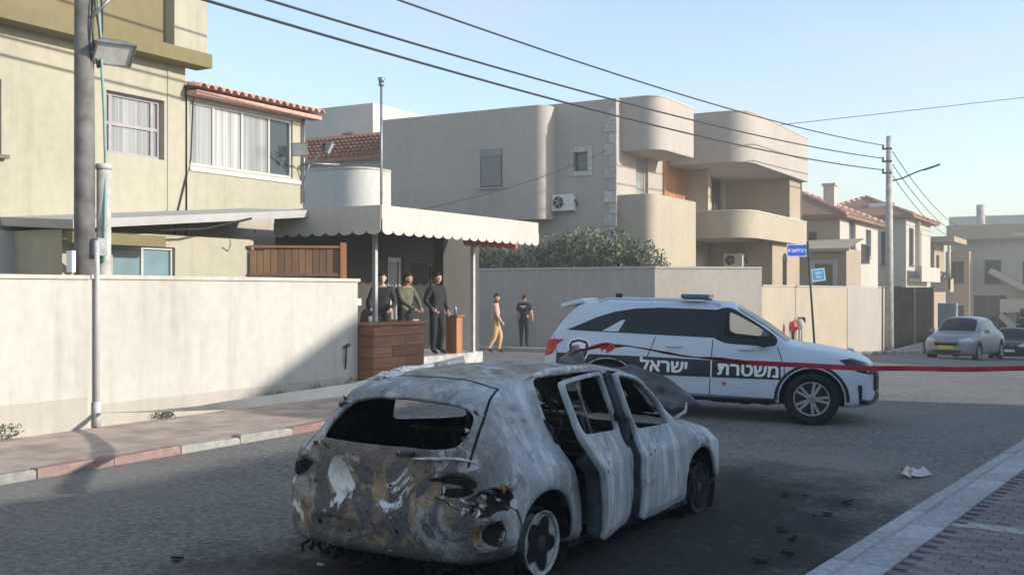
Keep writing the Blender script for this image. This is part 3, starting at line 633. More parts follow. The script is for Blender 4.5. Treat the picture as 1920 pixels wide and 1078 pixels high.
b = MB(); b.lathe([(0, .001), (0, .03), (.14, .03), (.18, .012), (.22, .012), (.22, .001)], (-12.9, 19.84, 1.46), UZ, 12); b.build('bottle', 'glass_b', None, 'small dark bottle standing on the orange-brown pedestal', 'bottle')
b = MB(); b.lathe([(0, .001), (0, .035), (.12, .037), (.12, .001)], (-12.5, 16.25, 1.395), UZ, 12); b.build('cup', 'ac', None, 'small white cup on the wooden counter by the white post', 'cup')
wd = thing('wall_dispenser', 'white wall box hanging behind the end of the white wall', 'box', (-12.85, 16.02, 1.8))
b = MB(); b.box(-12.84, -12.62, 15.99, 16.13, 1.72, 1.85); b.build('casing', 'ac', wd); b = MB(); b.box(-12.84, -12.70, 15.99, 16.1, 1.52, 1.58); b.build('tray', 'ac', wd); b = MB(); b.box(-12.80, -12.78, 16.0, 16.04, 1.4, 2.0); b.build('rail', 'steel', wd)
# vent pipe
b = MB(); b.tube([(-14.55, 19.32, 3.5), (-14.55, 19.32, 6.6)], .028, 10); b.tube([(-14.55, 19.32, 6.6), (-14.55, 19.32, 6.68)], .06, 10); b.tube([(-14.55, 19.32, 6.68), (-14.55, 19.32, 6.78)], [.05, .09], 10)
vp = b.build('vent_pipe', 'steel', None, 'thin grey vent pipe with cap standing above the awning shelter', 'pipe')

# ------------------------------------------------------------------ poles, wires
lp = thing('utility_pole', 'weathered grey utility pole behind the white wall by the cream house', 'pole', (-12.98, 10.34, 0))
b = MB(); b.tube([(-12.98, 10.20, 0), (-12.98, 10.20, 4.0), (-12.98, 10.18, 8.6)], [.15, .142, .12], 14); b.build('shaft', 'pole_w', lp)
b = MB(); b.tube([(-12.84, 10.42, 0), (-12.84, 10.42, 3.75)], .10, 12); b.tube([(-12.84, 10.42, 3.75), (-12.84, 10.42, 3.83)], .115, 12); b.build('service_conduit', 'pole_c', lp)
b = MB(); b.tube([(-12.83, 10.3, 6.4), (-12.80, 10.34, 5.4), (-12.76, 10.36, 4.6), (-12.78, 10.40, 3.9), (-12.74, 10.36, 3.0), (-12.74, 10.33, 2.4)], .022, 6); b.build('hose', 'cable_g', lp)
for k in range(4):
    b = MB(); pts = [(-12.86+.03*math.sin(k), 10.17+.05*k, 6.9-.1*k)]+[(-12.82+.04*math.sin(k*2+j), 10.2+.045*k+.03*math.cos(j+k), 6.6-.28*j) for j in range(6)]; b.tube(pts, .013, 5); b.build('cable_loop', 'cable', lp)
b = MB(); b.tube([(-12.84, 10.2, 5.9), (-12.7, 10.7, 6.5)], .03, 6); b.build('arm', 'steel', lp)
b = MB(); b.box(-12.93, -12.81, 9.86, 9.92, 2.26, 2.56); b.build('number_plate', 'sign_white', lp)
b = MB(); b.box(-12.86, -12.70, 10.2, 10.36, 2.5, 2.75); b.build('junction_box', 'steel', lp)
flood('floodlight', 'large grey floodlight mounted on the weathered pole', (-12.62, 10.42, 5.40), (.55, -.25, -.75), .26, mount=(-12.9, 10.1, 5.35))
rp_ = thing('utility_pole', 'concrete utility pole at the far wall end with a street lamp arm', 'pole', (-9.85, 53, G(-9.8, 53)))
gz = G(-9.8, 53)
b = MB(); b.tube([(-9.85, 53, gz), (-9.85, 53, 9.35)], [.22, .13], 10); b.build('shaft', 'pole_c', rp_)
for k, z in enumerate((8.75, 8.15, 7.6)):
    b = MB(); b.box(-10.15, -9.7, 52.86, 52.94, z-.04, z+.04); b.build('crossarm', 'dsteel', rp_); b = MB(); b.tube([(-10.1, 52.85, z+.04), (-10.1, 52.85, z+.2)], .05, 8); b.build('insulator', 'pole_w', rp_)
b = MB(); b.tube([(-9.8, 53, 7.2), (-9.3, 53.3, 7.35), (-8.7, 53.6, 7.65), (-8.25, 53.8, 7.8)], .035, 6); la = b.build('lamp_arm', 'dsteel', rp_)
b = MB(); b.obox((-8.05, 53.9, 7.87), Vector((.3, .13, .11)), (-.05, .11, 0), (0,0,.05)); b.build('lamp_head', 'dsteel', la)
def wire(label, p, q, sag, r=.018, mat='cable', n=28):
    p, q = Vector(p), Vector(q); b = MB(); pts = [p.lerp(q, i/n)-Vector((0,0,sag*4*(i/n)*(1-i/n))) for i in range(n+1)]; b.tube(pts, r, 5)
    return b.build('overhead_wire', mat, None, label, 'wire', 'overhead street wires')
wire('lowest thick overhead wire from the left pole to the far concrete pole', (-12.9, 10.1, 6.66), (-10.1, 52.85, 7.75), .42, .026)
wire('middle overhead wire from the left pole to the far concrete pole', (-12.9, 10.1, 6.95), (-10.1, 52.85, 8.3), .40, .024)
wire('topmost overhead wire rising from the far concrete pole to the top edge', (-12.9, 10.1, 7.78), (-10.1, 52.85, 8.92), .45, .022)
wire('thin overhead wire crossing the sky at far right', (-20, 46, 9.0), (26.0, 83.4, 17.2), .2, .016)
wire('upper wire running down the street from the concrete pole', (-9.8, 53.1, 8.75), (-12, 96, 7.2), .6, .02)
wire('middle wire running down the street from the concrete pole', (-9.8, 53.1, 8.15), (-12.3, 96, 6.8), .6, .02)
wire('lower wire running down the street from the concrete pole', (-9.8, 53.1, 7.6), (-12.6, 96, 6.4), .6, .02)
wire('thin cable drooping across the shaded side of the beige building', (-14.4, 19.0, 3.62), (-16.2, 34.75, 7.0), .25, .012)

# ------------------------------------------------------------------ corner walls beyond the crossing
cw = thing('boundary_wall', 'beige wall with chamfered sunlit corner below the oleander hedge', 'wall', (-13, 31.5, 0))
b = MB(); b.box(-34, -12.76, 31.0, 31.22, -.6, 2.70); b.build('shaded_side', 'beige2', cw)
c0 = Vector((-12.76, 31.0, 0)); c1 = c0+Vector((2.6, 2.6, 0)); cd = (c1-c0).normalized(); cn = Vector((cd.y, -cd.x, 0))
b = MB(); b.obox((c0+c1)/2-cn*.11+Vector((0,0,.95)), cd*(c1-c0).length/2, cn*.11, (0,0,1.75)); b.build('corner_side', 'beige2', cw)
b = MB(); b.box(-34, -12.78, 30.96, 31.25, 2.70, 2.76); b.build('coping', 'stone', cw)
b = MB(); b.obox((c0+c1)/2-cn*.11+Vector((0,0,2.73)), cd*((c1-c0).length/2-.01), cn*.145, (0,0,.03)); b.build('coping', 'stone', cw)
sw_ = thing('boundary_wall', 'lower sand-coloured street wall between the chamfered corner and concrete pole', 'wall', (-10.3, 44, -.5))
b = MB(); b.box(-10.38, -10.16, 33.62, 45.6, -2.2, 2.14); b.build('wall_body', 'sand', sw_)
b = MB(); b.box(-10.38, -10.145, 45.62, 53.6, -2.2, 2.12); b.build('wall_body', 'beige2', sw_)  # far stretch coloured greyer to stand for shade on the wall
b = MB(); b.box(-10.41, -10.12, 33.62, 53.6, 2.145, 2.19); b.build('coping', 'stone', sw_)

# ------------------------------------------------------------------ beige building
bb = thing('house', 'large beige two-storey house with curved parapets and balcony on the corner', 'house', (-18, 38, 0))
FY = 34.8; FX = -15.81
# shaded wall facing the crossing
hs = [(26-17.50, 6.33, 26-16.92, 7.02)]
p0 = Vector((-26, FY, 0)); b = MB(); wall_h(b, p0, UX, -UY, 26+FX, 8.86, hs, .22)
b.quad((-26, FY, 0), (-26, 49, 0), (-26, 49, 8.86), (-26, FY, 8.86)); b.quad((-26, 49, 0), (FX, 49, 0), (FX, 49, 8.86), (-26, 49, 8.86)); b.quad((-26, FY, 8.5), (FX, FY, 8.5), (FX, 49, 8.5), (-26, 49, 8.5))
b.build('wall', 'beige', bb)
window(bb, p0, UX, -UY, hs[0], .22, 'frame_br', 'glass', 1, 1)
for (x0, x1, z0_, z1) in ((-17.68, -17.5, 6.15, 7.22), (-16.92, -16.74, 6.15, 7.22), (-17.5, -16.92, 7.02, 7.24), (-17.5, -16.92, 6.15, 6.33)):
    b = MB(); b.box(x0+.003, x1-.003, FY-.05, FY-.002, z0_, z1); bevel(b.build('window_surround_stone', 'stone', bb), .012, 1)
# projecting upper block with rounded end
ol = rounded([(-25.62, 34.0), (-18.25, 34.0, .55), (-18.25, FY-.003), (-25.62, FY-.003)], 0)
hb = [(25.62-21.0, 5.84-4.6, 25.62-20.04, 7.25-4.6)]
b = MB(); b.sm = False
n0 = len(b.v); k = len(ol)
b.v += [Vector((x, y, 4.6)) for x, y in ol]+[Vector((x, y, 8.74)) for x, y in ol]
b.sm = True; b.sharp = True
for i in range(1, k-1): b.face((n0+i, n0+i+1, n0+k+i+1, n0+k+i))
b.sm = False; b.face([n0+i for i in range(k-1, -1, -1)]); b.face([n0+k+i for i in range(k)]); b.face((n0+k-1, n0, n0+k, n0+2*k-1))
x1 = ol[1][0]; wall_h(b, Vector((-25.62, 34.0, 4.6)), UX, -UY, 25.62+x1, 4.14, hb, .2)
b.build('upper_block', 'beige', bb)
sh_o = window(bb, Vector((-25.62, 34.0, 4.6)), UX, -UY, hb[0], .2, 'mauve', 'shutter', 1, 1, name='shuttered_window', sill=True)
for i in range(14): b = MB(); z = 5.9+i*.078; b.box(-20.95, -20.09, 33.90+.08, 33.90+.10, z, z+.068); b.build('slat', 'shutter', sh_o)
b = MB(); b.box(-20.98, -20.06, 33.93, 34.1, 6.98, 7.23); b.build('shutter_box', 'shutter', sh_o)
# quoins
for i in range(15):
    z = 2.2+i*.42; L_ = .46 if i % 2 else .26
    b = MB(); b.box(FX-L_, FX+.05, FY-.05, FY-.002, z, z+.41); bevel(b.build('quoin', 'stone', bb), .02, 1)
# sunlit street side
hs2 = [(36.6-FY, 5.0, 37.75-FY, 7.05), (44.9-FY, 5.05, 46.4-FY, 6.95)]
b = MB(); wall_h(b, Vector((FX, FY, 0)), UY, UX, 49-FY, 8.86, hs2, .2); b.build('street_wall', 'beige', bb)
window(bb, Vector((FX, FY, 0)), UY, UX, hs2[0], .2, 'frame', 'glass_c', 1, 1, t=.08); window(bb, Vector((FX, FY, 0)), UY, UX, hs2[1], .2, 'frame_br', 'glass', 2, 1, name='balcony_door', t=.08)
wn = MB(); wn.box(FX+.002, FX+.05, 39.2, 41.6, 5.5, 7.1); so = wn.build('wooden_shutter', 'wood_or', bb)
for i in range(6): b = MB(); y = 39.22+i*.40; b.box(FX+.05, FX+.075, y, y+.385, 5.52, 7.08); b.build('shutter_board', 'wood_or', so)
b = MB(); b.box(FX+.002, FX+1.0, 41.62, 41.9, 5.1, 7.0); b.build('balcony_pier', 'sand', bb)
ol = rounded([(FX-.1, 35.25), (-14.32, 35.25, .75), (-14.32, 38.75, .15), (FX-.1, 38.75)], 0); b = MB(); b.prism(ol, 7.02, 8.89); b.build('parapet', 'beige', bb)
b = MB(); b.prism([(x+.02 if x > FX else x, y-.02 if y < 36 else y) for x, y in ol], 8.892, 8.94); b.build('parapet_cap', 'stone', bb)
ol = rounded([(FX-.1, 39.72), (-12.55, 39.72, 1.1), (-12.62, 48.9, .1), (FX-.1, 48.9)], 0); b = MB(); b.prism(ol, 6.95, 8.87); b.build('parapet', 'beige', bb)
b = MB(); b.prism([(x+.02 if x > FX else x, y-.02 if y < 41 else y) for x, y in ol], 8.872, 8.92); b.build('parapet_cap', 'stone', bb)
ol = rounded([(FX-.1, 39.9), (-12.52, 39.9, 1.2), (-12.60, 48.6, .1), (FX-.1, 48.6)], 0); b = MB(); b.prism(ol, 4.05, 5.08); b.build('balcony', 'sand', bb)
b = MB(); b.prism([(x+.02 if x > FX else x, y-.02 if y < 41 else y) for x, y in ol], 5.082, 5.13); b.build('balcony_cap', 'stone', bb)
ol = rounded([(FX-.1, 34.95), (-14.45, 34.95, .5), (-14.45, 39.3, .1), (FX-.1, 39.3)], 0); b = MB(); b.prism(ol, -.2, 5.42); b.build('stair_block', 'sand', bb)
b = MB(); b.box(FX+.02, -12.9, 46.8, 48.85, 5.135, 6.945); b.build('enclosed_balcony', 'tan', bb)
b = MB(); b.box(-12.88, -12.86, 48.6, 48.7, 5.14, 6.94); b.build('drain_pipe', 'frame_br', bb)
ha = [(1.55, 2.0, 2.2, 3.3)]
b = MB(); wall_h(b, Vector((-13.0, 44.5, 0)), UY, UX, 4.3, 4.04, ha, .2); b.quad((-13, 44.5, 0), (FX, 44.5, 0), (FX, 44.5, 4.04), (-13, 44.5, 4.04)); b.quad((-13, 48.8, 0), (FX, 48.8, 0), (FX, 48.8, 4.04), (-13, 48.8, 4.04)); b.build('ground_room', 'tan', bb)
window(bb, Vector((-13.0, 44.5, 0)), UY, UX, ha[0], .2, 'frame_br', 'dark', 1, 1, name='arched_window')
b = MB(); b.plate([(1.5, 3.28)]+[(1.875-.375*math.cos(math.pi*j/8), 3.3+.35*math.sin(math.pi*j/8)) for j in range(9)]+[(2.25, 3.28)], (Vector((-13, 44.5, 0))+UX*.003, UY, UZ, UX), .012); b.build('arch_head', 'dark', bb)
def ac_unit(label, o, u, n, fan_left=True):
    o, u, n = Vector(o), Vector(u), Vector(n); t = thing('air_conditioner', label, 'air conditioner', o)
    b = MB(); b.obox(o+n*.19, u*.42, n*.16, UZ*.30); bevel(b.build('casing', 'ac', t), .02)
    s = -1 if fan_left else 1; c = o+n*.352+u*.13*s
    b = MB(); b.lathe([(0, .24), (.014, .25), (.014, .225), (.0, .215)], c, n, 24); b.build('fan_ring', 'ac', t)
    b = MB(); b.lathe([(.002, .001), (.002, .222)], c, n, 24); b.build('fan_recess', 'dark', t)
    b = MB()
    for k in range(5):
        a = 2*math.pi*k/5; d = u*math.cos(a)+UZ*math.sin(a); e = n.cross(d); b.obox(c+n*.006+d*.11, d*.10, e*.035+n*.012, n*.002)
    b.build('fan', 'steel', t)
    b = MB(); b.obox(o+n*.18-u*.3-UZ*.33, u*.02, n*.2, UZ*.02); b.obox(o+n*.18+u*.3-UZ*.33, u*.02, n*.2, UZ*.02); b.build('bracket', 'steel', t)
    b = MB(); b.tube([o+u*.42+n*.15+UZ*.1, o+u*.5+n*.1, o+u*.5+n*.02-UZ*.1], .03, 6); b.build('pipework', 'dsteel', t)
ac_unit('air conditioner on the shaded wall of the beige house under the small window', (-17.82, FY, 5.2), UX, -UY)
ac_unit('air conditioner in the shade below the curved balcony', (-14.6, 44.5, 3.3), UX, -UY)
# hedge of oleanders behind the chamfered wall
def leaf_cloud(c, rad, count, size, seed, squash=1.0):
    rnd = random.Random(seed); b = MB(); c = Vector(c); rad = Vector(rad)
    for i in range(count):
        while True:
            d = Vector((rnd.uniform(-1,1), rnd.uniform(-1,1), rnd.uniform(-1,1)))
            if .1 < d.length < 1: break
        k = .55+.6*noise.noise(d*2.3+Vector((seed*3.1, 0, 0)))+.35*rnd.random()
        d = d.normalized()*(d.length**.45)*max(.35, min(1.15, k+.25))
        p = c+Vector((d.x*rad.x, d.y*rad.y, d.z*rad.z))
        ax = Vector((rnd.gauss(0,1), rnd.gauss(0,1), rnd.gauss(.6,1))).normalized(); sd = ax.orthogonal().normalized(); sd.rotate(Matrix.Rotation(rnd.uniform(0,6.28), 3, ax))
        s = size*rnd.uniform(.6, 1.3); b.mi = 1 if rnd.random() < .35 else 0
        b.quad(p-ax*s, p+sd*s*.3, p+ax*s, p-sd*s*.3)
    return b
hx = [(-20.6, 1.0, 3.55), (-19.3, .95, 3.45), (-18.1, .9, 3.3), (-17.0, .95, 3.55), (-15.9, 1.0, 3.75), (-14.7, .95, 3.6), (-13.7, .8, 3.15)]
hlab = ['leftmost oleander shrub of the hedge beside the awning post', 'oleander shrub second from the left in the hedge', 'low oleander shrub third from the left in the hedge', 'middle oleander shrub of the hedge below the air conditioner', 'tallest oleander shrub of the hedge near the house corner', 'oleander shrub second from the right in the hedge', 'small rightmost oleander shrub at the sunlit wall corner']
for i, (x, r_, zt) in enumerate(hx):
    t = thing('oleander_shrub', hlab[i], 'shrub', (x, 32.4, 0), group='oleander hedge behind the wall')
    leaf_cloud((x, 32.4, zt-1.2), (r_*1.12, .85, 1.5), 3200, .105, i+3).build('foliage', ['leaf', 'leaf_d'], t)
    b = MB()
    for k in range(5): a = k*1.3; b.tube([(x, 32.4, 0), (x+.4*math.cos(a), 32.4+.3*math.sin(a), 1.4), (x+.65*math.cos(a), 32.4+.45*math.sin(a), zt-.5)], [.035, .025, .008], 6)
    b.build('stems', 'twig', t)

# ------------------------------------------------------------------ street signs and small fittings by the wall
sg = thing('street_sign', 'leaning dark sign post with two blue street name plates', 'sign', (-9.55, 37.9, G(-9.5, 38)+.12))
base = Vector((-9.55, 37.9, G(-9.5, 38)+.12)); topp = Vector((-9.72, 37.55, 3.72))
b = MB(); b.tube([base, topp], .04, 8); b.build('post', 'dsteel', sg)
rv = Vector((.866, .5, 0))
def plate_sign(parent, c, u, v, wd, ht, mat, rows, border=.03):
    n = Vector(u).cross(Vector(v)).normalized(); b = MB(); b.obox(c, Vector(u)*wd/2, n*.008, Vector(v)*ht/2); o = b.build('sign_plate', 'sign_white', parent)
    b = MB(); ol = rounded([(-wd/2+border, -ht/2+border, .05), (wd/2-border, -ht/2+border, .05), (wd/2-border, ht/2-border, .05), (-wd/2+border, ht/2-border, .05)], 0, 4); b.plate(ol, (Vector(c)+n*.008, u, v, n), .004); b.build('sign_field', mat, o)
    return o, n
c1_ = base.lerp(topp, .92)+rv*(-.40); o1, n1 = plate_sign(sg, c1_, rv, UZ, .70, .44, 'sign_blue', 1)
u2 = Vector((.85, .46, .12)).normalized(); v2 = Vector((-.1, -.05, 1)).normalized(); c2_ = base.lerp(topp, .70)+rv*.30
o2, n2 = plate_sign(sg, c2_, u2, v2, .46, .44, 'sign_cyan', 2)
def text_mesh(s, size, bold=0.):
    c = bpy.data.curves.new('lettering', 'FONT'); c.body = s; c.size = size; c.offset = bold; c.align_x = 'CENTER'; c.resolution_u = 3
    o = bpy.data.objects.new('lettering', c); COL.objects.link(o); dg = bpy.context.evaluated_depsgraph_get(); dg.update()
    me = bpy.data.meshes.new_from_object(o.evaluated_get(dg)); bpy.data.objects.remove(o); return me
def text_on(parent, s, size, o, u, v, n, mat, off=.004, bold=.004):
    me = text_mesh(s, size, bold); o, u, v, n = Vector(o), Vector(u), Vector(v), Vector(n); org = ORG[parent.name]
    for vt in me.vertices: vt.co = o+u*vt.co.x+v*vt.co.y+n*off-org
    me.materials.clear(); me.materials.append(M[mat]); ob = bpy.data.objects.new('lettering', me); COL.objects.link(ob); ob.parent = parent; ORG[ob.name] = org; return ob
text_on(o1, 'תבשל׳בר', .17, c1_-Vector((0,0,.06)), rv, UZ, n1, 'sign_white', .015)
text_on(o2, 'בוחר', .12, c2_+v2*.03, u2, v2, n2, 'sign_white', .015); text_on(o2, 'תיב', .12, c2_-v2*.11, u2, v2, n2, 'sign_white', .015)
hy = thing('fire_hydrant', 'red-topped hydrant standing by the sand-coloured wall', 'hydrant', (-9.85, 36.2, G(-9.8, 36)+.12)); g0 = G(-9.8, 36)+.12
b = MB(); b.lathe([(0, .001), (0, .16), (.05, .16), (.06, .07), (.72, .07)], (-9.85, 36.2, g0), UZ, 16); b.build('standpipe', 'dsteel', hy)
b = MB(); b.lathe([(.70, .075), (.74, .125), (.90, .13), (1.0, .09), (1.05, .03), (1.05, .001)], (-9.85, 36.2, g0), UZ, 16); b.tube([(-9.85, 36.2, g0+.82), (-9.62, 36.1, g0+.82)], .05, 8); b.build('cap', 'red_paint', hy)
b = MB(); b.tube([(-9.85, 37.0, g0-.03), (-9.85, 37.0, g0+.75)], .05, 8); b.ball((-9.85, 37.0, g0+.92), .17, .17, .2); b.build('standpipe', 'conc', None, 'pale round-headed meter pipe right of the red hydrant', 'pipe')
b = MB(); b.tube([(-9.95, 37.55, g0-.03), (-9.95, 37.55, g0+1.0)], .045, 8); b.box(-10.05, -9.8, 37.5, 37.6, g0+.95, g0+1.15); b.build('meter_post', 'dsteel', None, 'short dark meter post just left of the sign post', 'post')

# ------------------------------------------------------------------ houses down the street and behind
def box_house(name, label, x0, x1, y0, y1, z0_, z1, mat, wx=(), wy=(), frame='frame', glass='glass', roof=None, cat='house', mx=None):
    t = thing(name, label, cat, ((x0+x1)/2, (y0+y1)/2, z0_)); b = MB()
    pX = Vector((x1, y0, z0_)); pY = Vector((x0, y0, z0_))
    hx_ = [(a-y0, c-z0_, d-y0, e-z0_) for a, c, d, e in wx]; hy_ = [(a-x0, c-z0_, d-x0, e-z0_) for a, c, d, e in wy]
    wall_h(b, pX, UY, UX, y1-y0, z1-z0_, hx_, .2)
    if mx: b.build('street_wall', mx, t); b = MB()
    wall_h(b, pY, UX, -UY, x1-x0, z1-z0_, hy_, .2)
    b.quad((x0, y0, z0_), (x0, y1, z0_), (x0, y1, z1), (x0, y0, z1)); b.quad((x0, y1, z0_), (x1, y1, z0_), (x1, y1, z1), (x0, y1, z1)); b.quad((x0, y0, z1), (x1, y0, z1), (x1, y1, z1), (x0, y1, z1))
    b.build('wall', mat, t)
    for h in hx_: window(t, pX, UY, UX, h, .2, frame, glass, 2 if h[2]-h[0] > .9 else 1, 1, sill=True)
    for h in hy_: window(t, pY, UX, -UY, h, .2, frame, glass, 2 if h[2]-h[0] > .9 else 1, 1, sill=True)
    if roof:
        h, ov, m = roof; b = MB(); e = [(x0-ov, y0-ov), (x1+ov, y0-ov), (x1+ov, y1+ov), (x0-ov, y1+ov)]
        lx, ly = x1-x0, y1-y0; s = min(lx, ly)/2
        r0, r1 = ((x0+s, (y0+y1)/2), (x1-s, (y0+y1)/2)) if lx > ly else (((x0+x1)/2, y0+s), ((x0+x1)/2, y1-s))
        P_ = [Vector((*q, z1-.05)) for q in e]; Q0, Q1 = Vector((*r0, z1+h)), Vector((*r1, z1+h))
        if lx > ly: b.quad(P_[0], P_[1], Q1, Q0); b.quad(P_[2], P_[3], Q0, Q1); b.quad(P_[1], P_[2], Q1); b.quad(P_[3], P_[0], Q0)
        else: b.quad(P_[1], P_[2], Q1, Q0); b.quad(P_[3], P_[0], Q0, Q1); b.quad(P_[0], P_[1], Q0); b.quad(P_[2], P_[3], Q1)
        b.box(x0-ov+.02, x1+ov-.02, y0-ov+.02, y1+ov-.02, z1-.22, z1-.07)
        ro = b.build('roof', m, t)
        for A_, B_ in ((P_[0], Q0), (P_[1], Q1 if lx > ly else Q0), (Q0, Q1), (P_[2], Q1)):
            d = (B_-A_); nt_ = max(2, int(d.length/.42))
            for i in range(nt_): q = MB(); q.tube([A_+d*(i/nt_)+Vector((0,0,.05)), A_+d*((i+.96)/nt_)+Vector((0,0,.03))], [.11, .085], 6); q.build('ridge_tile', 'tile_pink', ro)
    return t
hA = box_house('house', 'tan house with brown hipped roof behind the sand-coloured wall', -21, -13.3, 58, 68, -1.6, 6.1, 'tan', wx=[(60.2, 4.0, 61.8, 5.9), (64.5, 4.0, 66, 5.6)], wy=[(-15.05, 4.55, -14.5, 5.2)], roof=(1.9, .5, 'tile_far'), mx='pale')  # sun and shade put into the colour: pale street face, tan near face
b = MB(); b.box(-17.2, -12.2, 54.6, 58, -1.6, 4.1); b.build('porch_wall', 'tan', hA)
b = MB(); b.quad((-17.4, 54.3, 4.12), (-12.0, 54.3, 4.12), (-12.0, 58, 4.75), (-17.4, 58, 4.75)); b.box(-17.4, -12.0, 54.28, 54.4, 3.98, 4.13); po = b.build('porch_roof', 'sand', hA)
for (x0, x1, z0_, z1, m) in ((-13.95, -13.75, .2, 3.35, 'pale'), (-12.85, -12.65, .2, 3.35, 'pale'), (-13.95, -12.65, 3.352, 3.55, 'pale'), (-13.75, -12.85, .2, 3.35, 'olive')):
    b = MB(); b.box(x0, x1, 54.5 if m == 'pale' else 54.56, 54.598, z0_, z1); b.build('door_surround' if m == 'pale' else 'door', m, hA)
b = MB(); b.box(-13.28, -12.6, 60.2, 62.2, 3.5, 3.62); [b.box(-12.66, -12.62, 60.2+k*.25, 60.24+k*.25, 3.62, 4.5) for k in range(9)]; b.box(-12.66, -12.60, 60.2, 62.3, 4.5, 4.56); b.build('balcony', 'dsteel', hA)
b = MB(); b.box(-14.9, -14.3, 61, 61.7, 6.2, 7.9); b.box(-14.98, -14.22, 60.92, 61.78, 7.9, 8.05); b.build('chimney', 'pale', hA)
b = MB(); b.tube([(-17.15, 62.0, 7.9), (-17.15, 62.0, 8.5)], [.14, .08], 8); b.build('roof_finial', 'tile_pink', hA)
hB = box_house('house', 'pale house with tiled roof and tall windows beyond the concrete pole', -19, -12.6, 73.5, 83.5, -3, 7.0, 'pale', wx=[(74.6, 3.7, 76.4, 6.2), (78, 3.7, 79.5, 6.2), (75, -1, 76.2, 2.0), (80, -1, 81, 1.6)], wy=[(-14.2, 3.7, -13.6, 5.9), (-13.5, .3, -12.9, 2.3)], frame='frame_br', roof=(1.5, .6, 'tile_far'))
b = MB(); b.box(-12.58, -11.7, 74, 82, 2.6, 2.8); b.box(-11.82, -11.7, 74, 82, 2.8, 3.6); b.build('balcony', 'pale', hB)
b = MB(); b.box(-12.55, -12.3, 77.0, 77.25, 2.8, 6.8); b.build('pillar', 'pale', hB)
b = MB(); b.tube([(-15, 75.5, 7.6), (-13.6, 75.5, 7.6)], .28, 12); b.box(-15.1, -13.6, 75.3, 75.7, 7.1, 7.35); b.box(-15.2, -13.5, 74.6, 75.1, 7.2, 7.9); b.build('water_heater', 'ac', hB)
hC = box_house('house', 'sand-coloured house with planted corner balcony beyond the tiled houses', -20, -13.0, 88, 93, -4, 5.7, 'tan', wx=[(89, 2.4, 90.5, 4.8)], wy=[(-14.6, 2.4, -13.5, 4.6), (-14.4, -1.5, -13.3, .8)], frame='frame_br')
b = MB(); b.box(-15, -11.6, 86.2, 88, 1.9, 2.1); b.box(-15, -11.6, 86.2, 86.35, 2.1, 2.9); b.box(-11.75, -11.6, 86.2, 88, 2.1, 2.9); b.build('balcony', 'sand', hC)
b = MB(); b.tube([(-11.7, 86.3, 2.9), (-11.7, 86.3, 5.4)], .12, 8); b.build('pillar', 'pale', hC)
b = MB(); b.box(-20.2, -11.3, 86, 93.2, 5.7, 6.1); b.build('roof_slab', 'tan', hC)
pl = leaf_cloud((-12.9, 86.3, 3.05), (1.4, .3, .45), 700, .13, 21); pl.build('balcony_planting', ['leaf', 'leaf_d'], None, 'green plants along the balcony of the sand-coloured house', 'plants')
box_house('apartment_block', 'pale apartment block rising behind the overhanging block at far right', -16, -4, 118, 128, -5, 9.6, 'pale', wy=[(-14.6, 6.6, -13.2, 8.4), (-11.8, 6.6, -10.2, 8.4), (-8.6, 6.6, -7.2, 8.4), (-6, 6.6, -5, 8.4)], glass='dark', cat='building')
box_house('house', 'narrow tan house squeezed beside the planted balcony', -13.0, -11.2, 94, 97, -5, 5.2, 'tan', wy=[(-12.6, 2.6, -11.6, 4.4), (-12.6, -1.2, -11.6, .8)], glass='dark', frame='frame_br')
hD = box_house('apartment_block', 'pale concrete block with a deep overhanging top storey closing the street', -13, 2.2, 98, 110, -5, 6.8, 'pale', wy=[(-11.8, -2.2, -8.8, 1.6), (-7.6, 2.2, -6.0, 4.4), (-10.5, 2.6, -9.2, 4.6), (-7.8, -3.2, -6.2, -1.2), (-3, 2, -1.4, 4.2), (-3.4, -2.4, -1.6, .2)], frame='frame_br', glass='dark', cat='building')
b = MB(); b.box(-13.3, -1.2, 96.6, 98, 6.3, 7.5); b.build('roof_overhang', 'tan', hD)
b = MB(); b.box(-8.2, -2.2, 96.5, 96.58, 6.5, 6.75); b.build('sign_strip', 'white_b', hD)
for z_ in (-1.6, 1.6, 4.6):
    b = MB(); b.box(-6.2, -2.2, 96.9, 98, z_, z_+.2); b.box(-6.2, -2.2, 96.9, 97.0, z_+.2, z_+1.0); b.build('balcony', 'pale', hD)
b = MB(); b.box(-1.9, -1.0, 96.4, 98, -4, 7.4); b.build('pilaster', 'sand', hD)
b = MB(); n0 = len(b.v); b.obox((-7.4, 97.4, 2.2), Vector((2.6, 0, -1.5)), (0,.5,0), (.12,0,.2)); b.box(-9.2, -7.2, 96.9, 98, .2, .5); b.box(-9.2, -7.2, 96.9, 97.0, .5, 1.3); b.obox((-7.6, 97.4, -1.6), Vector((1.6, 0, -1.6)), (0,.5,0), (.12,0,.2)); b.build('outside_stair', 'pale', hD)
for x_, z_ in ((-11, 9.4), (-5.5, 9.2)): b = MB(); b.tube([(x_, 100, 6.8), (x_, 100, z_)], .35, 10); b.build('roof_tank', 'conc', hD)
wt = box_house('house', 'white flat-roofed house far behind the sunroom', -46, -31, 40.5, 52, 0, 10.9, 'white_b', wy=[(-32.9, 8.9, -32.2, 9.6)], glass='dark')
th = thing('house', 'small white house with red tiled roof left of the beige house', 'house', (-30, 38, 0))
b = MB(); b.box(-33, -26.6, 35.4, 40, 0, 7.6); b.build('wall', 'white_b', th)
b = MB(); b.quad((-33.5, 34.9, 7.55), (-26.2, 34.9, 7.55), (-26.2, 37.9, 9.0), (-33.5, 37.9, 9.0)); b.quad((-33.5, 40.6, 7.55), (-26.2, 40.6, 7.55), (-26.2, 37.9, 9.0), (-33.5, 37.9, 9.0)); b.box(-33.5, -26.2, 34.9, 35.0, 7.4, 7.54); tro = b.build('roof', 'tile', th)
